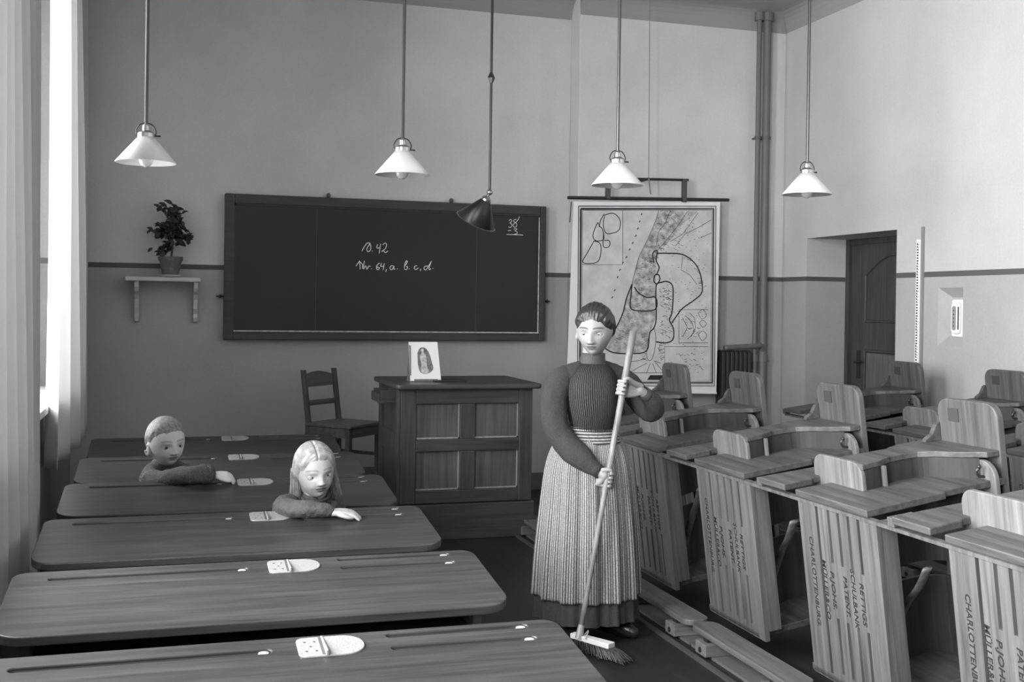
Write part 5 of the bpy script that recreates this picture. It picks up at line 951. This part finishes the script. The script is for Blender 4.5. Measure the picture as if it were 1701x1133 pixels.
# ---- the woman
WX, WY = 1.90, 4.95
def woman():
    H = Head((1.918, 4.93, 1.448), (-.55, -.83), .238, pitch=-9, roll=0)
    bm = bmesh.new(); H.mesh(bm); H.ears(bm)
    cap_tube(bm, [(1.925, 4.955, 1.40), (1.92, 4.965, 1.32), (1.925, 4.98, 1.25)], [.050, .050, .062], 20)
    cap_tube(bm, [(1.925, 4.98, 1.24), (1.925, 4.98, 1.12), (1.92, 4.98, .97), (1.91, 4.98, .85)], [.085, .11, .095, .115], 24)
    cap_tube(bm, [(1.80, 4.98, 1.235), (1.925, 4.98, 1.25), (2.05, 4.98, 1.235)], [.045, .05, .045], 16)
    for sx in (-1, 1): cap_tube(bm, [(WX+.01+sx*.075, 4.98, .85), (WX+.01+sx*.08, 4.97, .48), (WX+.01+sx*.085, 4.99, .12)], [.085, .06, .04], 16)
    cap_tube(bm, [(WX-.08, 5.0, .06), (WX-.088, 4.93, .045), (WX-.092, 4.88, .040)], [.030, .026, .020], 12)
    cap_tube(bm, [(WX+.09, 5.0, .06), (WX+.12, 4.92, .045), (WX+.15, 4.88, .040)], [.030, .026, .020], 12)
    # arms
    cap_tube(bm, [(1.79, 4.98, 1.23), (1.745, 4.97, 1.09), (1.765, 4.92, .93)], [.045, .042, .036], 14)
    WR = Vector((1.905, 4.757, .787)); cap_tube(bm, [(1.765, 4.92, .93), (1.838, 4.832, .855), WR], [.036, .032, .022], 14)
    cap_tube(bm, [(2.06, 4.98, 1.23), (2.145, 4.98, 1.12), (2.21, 4.93, 1.06)], [.045, .042, .036], 14)
    WL = Vector((2.100, 4.812, 1.172)); cap_tube(bm, [(2.21, 4.93, 1.06), (2.175, 4.852, 1.12), WL], [.034, .028, .021], 14)
    T0 = Vector((1.775, 4.70, .075)); T1 = Vector((2.058, 4.80, 1.448)); ax = (T1-T0).normalized()
    def on(z): t = (z-T0.z)/(T1.z-T0.z); return T0+(T1-T0)*t
    grip(bm, WR, on(.768), ax, .0125, 1.02, flip=-1, thumb=1)
    grip(bm, WL, on(1.185), ax, .0155, 1.02, flip=1, thumb=1)
    body = body_object('person', bm, .0030, M_SKINW, face_tone(H, .12, .50))
    tag(body, 'woman in a dark pleated blouse and striped apron sweeping with a broom', 'person')
    H.eyes(body, (M_LID, M_EYEW, M_IRISD, M_PUP), look=(.08, -.16), open_=.60, zshift=-.02)
    # hair, combed back and pinned
    def off(p, az):
        a = abs(math.degrees(az))
        line = .56-.10*sstep(0, 30, a)-.30*sstep(30, 62, a)-.10*sstep(62, 80, a)-.55*sstep(95, 125, a)
        m = p.z-line
        m += .03*mnoise.noise(p*9)
        return -.02+.03*sstep(-.06, .03, m)+.125*sstep(0, .32, m) if m > -.06 else -1
    H.shell('hair', M_HAIRD, body, off, strand=.035, sfreq=16, comb='back')
    bm = bmesh.new()
    for k in range(5):
        R0 = .30-.055*k; pts = [H.M @ Vector((.02+R0*math.cos(t)*1.1, -.88-.05*k, .38+R0*math.sin(t))) for t in [i*2*PI/16 for i in range(17)]]
        tube(bm, pts, .07*H.k, 8)
    obj('hair_bun', bm, M_HAIRD, body, smooth=True)
    # blouse: body and sleeves
    MB = plain('blouse_cloth', .028, .85, bump=.5, bscale=220, var=.3, vscale=160)
    bm = bmesh.new()
    loft(bm, interp_rings([(1.925, 4.975, .93, .098, .082), (1.925, 4.975, .97, .102, .085), (1.925, 4.97, 1.08, .128, .112), (1.922, 4.972, 1.18, .140, .112), (1.92, 4.98, 1.245, .125, .088), (1.92, 4.975, 1.285, .070, .062), (1.92, 4.968, 1.30, .058, .058)], 24), 48)
    for f in [f for f in bm.faces]: pass
    eb = [e for e in bm.edges if e.is_boundary]; bmesh.ops.holes_fill(bm, edges=eb)
    cap_tube(bm, [(1.83, 4.98, 1.215), (1.775, 4.98, 1.22), (1.735, 4.965, 1.13), (1.728, 4.945, 1.02), (1.76, 4.905, .93), (1.820, 4.842, .862), (1.872, 4.792, .815)], [.05, .058, .066, .062, .062, .058, .036], 18)
    cap_tube(bm, [(1.81, 4.98, 1.230), (1.925, 4.98, 1.25), (2.04, 4.98, 1.230)], [.058, .062, .058], 16)
    cap_tube(bm, [(2.02, 4.98, 1.215), (2.07, 4.98, 1.22), (2.13, 4.975, 1.165), (2.19, 4.955, 1.08), (2.215, 4.915, 1.065), (2.190, 4.855, 1.105), (2.146, 4.828, 1.145)], [.05, .056, .06, .058, .054, .046, .034], 18)
    def wr(co): return .0035*mnoise.noise(co*16)+.002*mnoise.noise(co*38)
    bl = fuse('blouse', bm, .006, MB, body, 3, wr)
    bm = bmesh.new(); tube(bm, [(1.860, 4.803, .823), (1.893, 4.772, .797)], [.036, .031], 20); obj('cuff', bm, MB, body, smooth=True)
    bm = bmesh.new(); tube(bm, [(2.156, 4.834, 1.137), (2.125, 4.820, 1.160)], [.035, .031], 20); obj('cuff', bm, MB, body, smooth=True)
    bm = bmesh.new(); loft(bm, [(1.92, 4.967, 1.285, .066, .066), (1.921, 4.964, 1.315, .060, .060), (1.922, 4.962, 1.338, .058, .058), (1.922, 4.962, 1.340, .053, .053)], 40); obj('collar', bm, plain('collar_cloth', .04, .6, bump=.4, bscale=200), body, smooth=True)
    # pleated front
    MP = stripes('pleat_highlight_cloth', .018, .13, 30, .5, .6)  # pale stripes put the highlights of the pleats into the colour
    bm = bmesh.new()
    rg_ = interp_rings([(1.925, 4.965, .955, .106, .100), (1.92, 4.957, 1.04, .122, .118), (1.915, 4.957, 1.12, .134, .122), (1.915, 4.962, 1.20, .130, .112), (1.918, 4.968, 1.255, .105, .088), (1.92, 4.968, 1.29, .068, .066)], 30)
    loft(bm, rg_, 300, math.radians(200), math.radians(330), lambda u, v: .0035*math.sin(u*30*2*PI)+.003)
    for f in bm.faces: f.smooth = True
    pf = obj('pleated_front', bm, MP, body, smooth=True); pf['label'] = 'front of fine vertical pleats'
    # skirt and apron
    MS = plain('skirt_cloth', .035, .85, bump=.4, bscale=150)
    K = [(1.925, 4.975, .965, .112, .090), (1.915, 4.975, .90, .165, .125), (1.912, 4.975, .80, .195, .155), (1.912, 4.98, .60, .215, .19), (1.912, 4.985, .38, .232, .215), (1.912, 4.99, .20, .240, .23), (1.912, 4.99, .09, .245, .24)]
    def folds(u, v): return (.011*v*math.sin(u*2*PI*13)+.006*v*math.sin(u*2*PI*29+1))
    bm = bmesh.new(); loft(bm, interp_rings(K, 40), 200, fn=folds); obj('skirt', bm, MS, body, smooth=True)
    MA = stripes('apron_stripe', .05, .32, 84, .34, .85, noisy=.2)
    KA = [(a, b_, c, d+.010, e_+.010) for a, b_, c, d, e_ in K[:-1]]; KA[-1] = (1.912, 4.988, .195, .250, .240)
    bm = bmesh.new(); loft(bm, interp_rings(KA, 50), 300, math.radians(140), math.radians(365), lambda u, v: .012*v*math.sin((140+225*u)/360*2*PI*13)+.006*v*math.sin((140+225*u)/360*2*PI*29+1)+.003*math.sin(u*40)*(1-v)+.004)
    ap = obj('apron', bm, MA, body, smooth=True); md = ap.modifiers.new('t', 'SOLIDIFY'); md.thickness = .003; ap['label'] = 'light apron with narrow vertical stripes'
    MW = stripes('waistband_stripe', .04, .34, 7, .45, .85, axis=1, noisy=.2)
    bm = bmesh.new(); loft(bm, [(1.925, 4.972, .918, .150, .134), (1.925, 4.972, .935, .139, .126), (1.925, 4.972, .955, .131, .121), (1.925, 4.972, .975, .127, .118), (1.925, 4.972, .992, .126, .117), (1.925, 4.972, .994, .120, .110)], 80)
    wb = obj('apron_waistband', bm, MW, body, smooth=True)
    # shoes
    MSH = plain('shoe_leather', .012, .3)
    for pts, rr in (([(WX-.085, 5.02, .055), (WX-.09, 4.93, .05), (WX-.095, 4.85, .038), (WX-.097, 4.80, .030)], 0), ([(WX+.07, 5.0, .055), (WX+.12, 4.92, .05), (WX+.17, 4.86, .038), (WX+.195, 4.83, .03)], 1)):
        bm = bmesh.new(); cap_tube(bm, pts, [.045, .045, .040, .028], 16); cap_tube(bm, [pts[0], Vector(pts[0])+Vector((0, 0, .09))], [.044, .042], 16)
        for v in bm.verts: v.co.z = max(v.co.z, .004)
        sh = obj('shoe', bm, MSH, body, smooth=True)
    bm = bmesh.new()
    for z in (.075, .055): ellipsoid(bm, (WX-.08, 4.905, z+.02), (.006, .004, .006), None, 8, 6)
    obj('shoe_eyelets', bm, M_BRIGHTMETAL, sh)
    c = on(.768); bm = bmesh.new()
    # broom
    t = thing('broom', 'long-handled floor broom held by the sweeping woman', 'broom')
    bm = bmesh.new(); n = 12; pts = [T0+(T1-T0)*k/n for k in range(n+1)]; tube(bm, pts, [.0115+.0055*(k/n)**1.5 for k in range(n+1)], 14)
    obj('handle', bm, wood('broom_handle_wood', .10, .26, 'z', .45), t, smooth=True)
    d = Vector((.50, -.86, 0)).normalized(); s_ = Vector((.86, .5, 0)).normalized(); C0 = Vector((1.822, 4.642, .07))
    bm = bmesh.new()
    for a, b_, c_, wd, z0, z1 in ((-.125, .10, 0, .024, .055, .078),):
        vs = []
        for (l, w2) in ((a, -wd*.7), (b_, -wd), (b_, wd), (a, wd*.7)): vs.append([C0+d*l+s_*w2+Vector((0, 0, z-.07)) for z in (z0, z1)])
        lo = [bm.verts.new(v[0]) for v in vs]; hi = [bm.verts.new(v[1]) for v in vs]
        bm.faces.new(lo[::-1]); bm.faces.new(hi)
        for k in range(4): bm.faces.new([lo[k], lo[(k+1) % 4], hi[(k+1) % 4], hi[k]])
    obj('broom_head', bm, plain('broom_head_wood', .62, .5), t, bevel=.003)
    bm = bmesh.new(); tube(bm, [T0-ax*.01, T0+ax*.05], [.020, .014], 12); tube(bm, catmull([T0+Vector((.02, .0, 0)), T0+Vector((.03, -.03, .03)), T0+Vector((.01, -.05, 0))]), .003, 6); obj('socket', bm, M_METAL, t)
    bm = bmesh.new(); rg = random.Random(8)
    for k in range(330):
        l = rg.uniform(-.10, .10); w2 = rg.uniform(-.018, .018); p = C0+d*l+s_*w2+Vector((0, 0, -.012))
        L_ = rg.uniform(.06, .10)*(1+max(0, l)*7); q = p+d*(L_*(.45+4*max(0, l+.05)))*.6+s_*(w2*1.5)+Vector((0, 0, 0)); q.z = rg.uniform(.003, .012)+max(0, .02*rg.random()); m_ = (p+q)/2+Vector((0, 0, .008))
        tube(bm, [p, m_, q], .0016, 4)
    br = obj('bristles', bm, M_BLACK, t); br['kind'] = 'stuff'
    bm = bmesh.new(); rc = on(.740); 
    return body
woman()

# ---- the boy
def boy():
    H = Head((-.020, 5.76, .864), (.42, -.90), .240, pitch=-4, roll=4, child=True, wide=1.02)
    bm = bmesh.new(); H.mesh(bm); H.ears(bm)
    cap_tube(bm, [(-.02, 5.80, .80), (-.02, 5.83, .74), (-.01, 5.85, .68)], [.045, .045, .05], 16)
    cap_tube(bm, [(-.01, 5.86, .66), (0, 5.88, .56), (.02, 5.90, .44)], [.075, .085, .09], 20)
    cap_tube(bm, [(-.08, 5.84, .69), (-.01, 5.86, .70), (.08, 5.86, .68)], [.04, .045, .04], 14)
    WR = Vector((.205, 5.55, .722))
    cap_tube(bm, [(-.09, 5.80, .675), (-.03, 5.655, .69), (.06, 5.53, .725)], [.032, .028, .020], 12); cap_tube(bm, [(.06, 5.53, .725), (.13, 5.525, .725), WR], [.020, .020, .019], 12)
    hand(bm, WR, (.95, .05, -.05), (-.05, -.35, .95), .80, curl=1.1, side=-1)
    cap_tube(bm, [(.09, 5.86, .69), (.15, 5.92, .58), (.12, 6.0, .50)], [.034, .03, .022], 12); hand(bm, (.12, 6.0, .50), (.1, .9, -.3), (0, .2, 1), .75)
    for sx in (-1, 1): cap_tube(bm, [(.02+sx*.05, 5.92, .44), (.02+sx*.06, 6.15, .44), (.02+sx*.06, 6.17, .28), (.02+sx*.06, 6.16, .10), (.02+sx*.06, 6.22, .08)], [.06, .045, .035, .028, .025], 12)
    body = body_object('person', bm, .0029, skin_mat('skin_boy', .52), face_tone(H, .42, .48))
    tag(body, 'young boy with cropped hair leaning his arm on a desk, looking back', 'person')
    H.eyes(body, (plain('eyelid_skin_boy', .46), M_EYEW, M_IRISD, M_PUP), look=(.10, .02), open_=1.0)
    def off(p, az):
        a = abs(math.degrees(az))
        line = .52-.02*sstep(0, 25, a)-.14*sstep(28, 60, a)-.28*sstep(62, 80, a)+.0*a-.62*sstep(96, 125, a)
        m = p.z-line+.05*mnoise.noise(p*8); return -.02+.028*sstep(-.07, .04, m)+.045*sstep(0, .3, m) if m > -.07 else -1
    H.shell('hair', M_HAIRB, body, off, strand=.010, sfreq=26, comb='short')
    MJ = stripes('boy_jacket', .05, .11, 30, .8, .95)
    MJ = plain('boy_jumper', .095, .95, bump=.9, bscale=240, var=.35, vscale=150)
    bm = bmesh.new()
    cap_tube(bm, [(-.02, 5.835, .725), (-.01, 5.855, .66), (.0, 5.88, .56), (.02, 5.9, .46)], [.062, .095, .105, .105], 20)
    cap_tube(bm, [(-.085, 5.83, .695), (-.01, 5.85, .72), (.085, 5.86, .69)], [.052, .052, .048], 16)
    cap_tube(bm, [(-.09, 5.80, .675), (-.08, 5.73, .68), (-.03, 5.655, .69), (.03, 5.575, .715), (.09, 5.52, .730), (.135, 5.51, .732), (.165, 5.53, .728)], [.055, .050, .046, .045, .043, .041, .038], 16)
    cap_tube(bm, [(.09, 5.86, .69), (.15, 5.92, .58), (.13, 5.98, .52)], [.046, .042, .036], 14)
    def wr(co): return .005*mnoise.noise(co*18)+.003*mnoise.noise(co*45)
    jm = fuse('jumper', bm, .005, MJ, body, 2, wr)
    from mathutils.bvhtree import BVHTree
    bv = BVHTree.FromPolygons([v.co for v in jm.data.vertices], [p.vertices for p in jm.data.polygons])
    def near_(P, r=.0008):
        o_ = []
        for q in P:
            h_ = bv.find_nearest(q); o_.append(h_[0]+h_[1]*r)
        return o_
    bm = bmesh.new(); tube(bm, [(.135, 5.512, .735), (.165, 5.53, .732), (.185, 5.543, .728)], [.042, .047, .044], 20); tube(bm, [(.15, 5.52, .735), (.155, 5.523, .735)], .048, 20); tube(bm, [(.182, 5.541, .729), (.188, 5.545, .728)], .042, 20)
    obj('cuff', bm, MJ, body, smooth=True)
    bm = bmesh.new(); lathe(bm, [(.060, -.02), (.070, .0), (.066, .018), (.052, .024)], (-.02, 5.822, .745), 28); obj('collar', bm, MJ, body, smooth=True)
    MS2 = plain('vest_seam_thread', .35, .9); bm = bmesh.new()
    for k in range(4):
        tube(bm, near_(catmull([(-.138+.018*k, 5.74, .75), (-.140+.018*k, 5.73, .71), (-.138+.017*k, 5.73, .67)], 12)), .0014, 5)
    for k in range(3):
        tube(bm, near_(catmull([(-.16, 5.76, .725-.026*k), (-.13, 5.73, .722-.026*k), (-.09, 5.72, .72-.026*k)], 12)), .0011, 5)
    obj('checked_threads', bm, MS2, body)
    bm = bmesh.new(); cap_tube(bm, [(.02, 5.9, .47), (.02, 5.93, .43)], [.11, .10], 16)
    for sx in (-1, 1): cap_tube(bm, [(.02+sx*.05, 5.92, .44), (.02+sx*.06, 6.15, .44), (.02+sx*.06, 6.17, .30)], [.072, .056, .05], 14)
    fuse('trousers', bm, .007, plain('trouser_cloth', .04, .9), body)
    bm = bmesh.new()
    for sx in (-1, 1): cap_tube(bm, [(.02+sx*.06, 6.14, .085), (.02+sx*.06, 6.26, .075)], [.038, .034], 12)
    obj('shoes', bm, plain('shoe_leather', .012), body, smooth=True)
boy()

# ---- the girl
def girl():
    H = Head((.600, 4.85, .836), (.16, -.98), .236, pitch=-3, roll=6, child=True, wide=.94)
    bm = bmesh.new(); H.mesh(bm)
    cap_tube(bm, [(.60, 4.89, .77), (.59, 4.92, .71), (.59, 4.94, .65)], [.045, .045, .05], 16)
    cap_tube(bm, [(.59, 4.95, .63), (.60, 4.97, .54), (.60, 5.0, .44)], [.075, .085, .09], 20)
    cap_tube(bm, [(.51, 4.93, .66), (.59, 4.94, .67), (.68, 4.95, .65)], [.04, .045, .04], 14)
    WR = Vector((.640, 4.572, .703))
    cap_tube(bm, [(.505, 4.90, .68), (.47, 4.74, .695), (.51, 4.60, .712)], [.034, .030, .025], 12); cap_tube(bm, [(.51, 4.60, .712), (.57, 4.574, .712), WR], [.028, .025, .019], 12)
    hand(bm, WR, (.98, -.02, -.04), (0, -.12, 1), .82, curl=.42, side=-1, spread=.22)
    cap_tube(bm, [(.68, 4.95, .66), (.73, 5.02, .56), (.70, 5.1, .49)], [.034, .03, .022], 12); hand(bm, (.70, 5.1, .49), (-.1, .9, -.3), (0, .2, 1), .75)
    for sx in (-1, 1): cap_tube(bm, [(.60+sx*.05, 5.02, .44), (.60+sx*.06, 5.25, .44), (.60+sx*.06, 5.27, .28), (.60+sx*.06, 5.26, .10), (.60+sx*.06, 5.32, .08)], [.06, .045, .035, .028, .025], 12)
    body = body_object('person', bm, .0029, M_SKINC, face_tone(H, .45, .45))
    tag(body, 'young girl with fair parted hair resting her arm on a desk, facing the viewer', 'person')
    H.eyes(body, (M_LIDC, M_EYEW, M_IRISL, M_PUP), look=(.08, .04), open_=1.08)
    def off(p, az):
        a = abs(math.degrees(az))
        line = .50-.02*sstep(0, 22, a)-.36*sstep(25, 62, a)-.40*sstep(66, 92, a)-.6*sstep(92, 120, a)
        m = p.z-line
        part = 1-.55*G2(p.x-.03, .035)*sstep(-.3, .3, p.y)
        m += .03*mnoise.noise(p*7)
        return -.02+(.03*sstep(-.06, .03, m)+.085*sstep(0, .25, m)+.05*sstep(60, 110, a)*sstep(.4, -.3, p.z)*sstep(0, .2, m))*part if m > -.06 else -1
    H.shell('hair', M_HAIRL, body, off, strand=.020, sfreq=30, comb='side')
    bm = bmesh.new(); rg = random.Random(11)
    def hc(sx, v):                                                     # centre line of the hair falling on either side
        e = .20 if sx < 0 else .06
        return Vector((sx*(.64+e*v), -.22-.20*v, .15-1.45*v)), (.15+.05*v)
    for sx in (-1, 1):
        q = [hc(sx, v) for v in (0, .33, .66, 1)]; cap_tube(bm, [H.M @ c for c, r in q], [r*H.k*.9 for c, r in q], 14)
    cap_tube(bm, [H.M @ Vector(q) for q in ((0, -.72, .2), (0, -.78, -.5), (0, -.66, -1.2))], [.06, .075, .07], 16)
    for k in range(620):
        sx = rg.choice([-1, -1, 1]); ph = rg.uniform(0, 6.28); aw = rg.uniform(.008, .03); f0 = rg.uniform(0, 6.28); v1 = rg.uniform(.8, 1.08); rr = rg.uniform(.88, 1.18)
        P_ = []
        for t in range(10):
            v = v1*t/9; c, r = hc(sx, v); P_.append(c+Vector((math.cos(f0+.5*v)*r*rr+aw*math.sin(ph+v*10)*v, math.sin(f0+.5*v)*r*rr+aw*math.cos(ph+v*8)*v, 0)))
        tube(bm, [H.M @ q for q in P_], .0011, 4)
    o = obj('loose_hair', bm, M_HAIRL, body, smooth=True); o['kind'] = 'stuff'
    MJ = plain('girl_dress', .06, .8, bump=.5, bscale=150, var=.25, vscale=60)
    bm = bmesh.new()
    cap_tube(bm, [(.59, 4.925, .70), (.59, 4.95, .63), (.60, 4.98, .53), (.60, 5.0, .45)], [.064, .098, .105, .11], 20)
    cap_tube(bm, [(.51, 4.93, .665), (.59, 4.94, .69), (.685, 4.95, .655)], [.055, .055, .055], 16)
    cap_tube(bm, [(.505, 4.90, .68), (.464, 4.78, .69), (.475, 4.66, .708), (.52, 4.59, .716), (.575, 4.572, .714), (.622, 4.572, .708)], [.055, .050, .044, .038, .034, .029], 16)
    cap_tube(bm, [(.685, 4.94, .665), (.73, 5.0, .58), (.71, 5.08, .51)], [.052, .045, .036], 14)
    def wr(co): return .006*mnoise.noise(Vector((co.x*14, co.y*14, co.z*30)))+.003*mnoise.noise(co*45)
    fuse('dress_top', bm, .005, MJ, body, 2, wr)
    bm = bmesh.new(); tube(bm, catmull([(.535, 4.90, .725), (.56, 4.865, .705), (.60, 4.855, .70), (.65, 4.87, .705), (.672, 4.90, .72)], 5), .009, 8); obj('neckline_piping', bm, MJ, body, smooth=True)
    bm = bmesh.new(); cap_tube(bm, [(.60, 4.99, .50), (.60, 5.10, .43), (.60, 5.25, .40)], [.11, .13, .11], 18); fuse('skirt', bm, .008, MJ, body)
    bm = bmesh.new()
    for sx in (-1, 1): cap_tube(bm, [(.60+sx*.06, 5.24, .085), (.60+sx*.06, 5.36, .075)], [.038, .034], 12)
    obj('shoes', bm, plain('shoe_leather', .012), body, smooth=True)
girl()
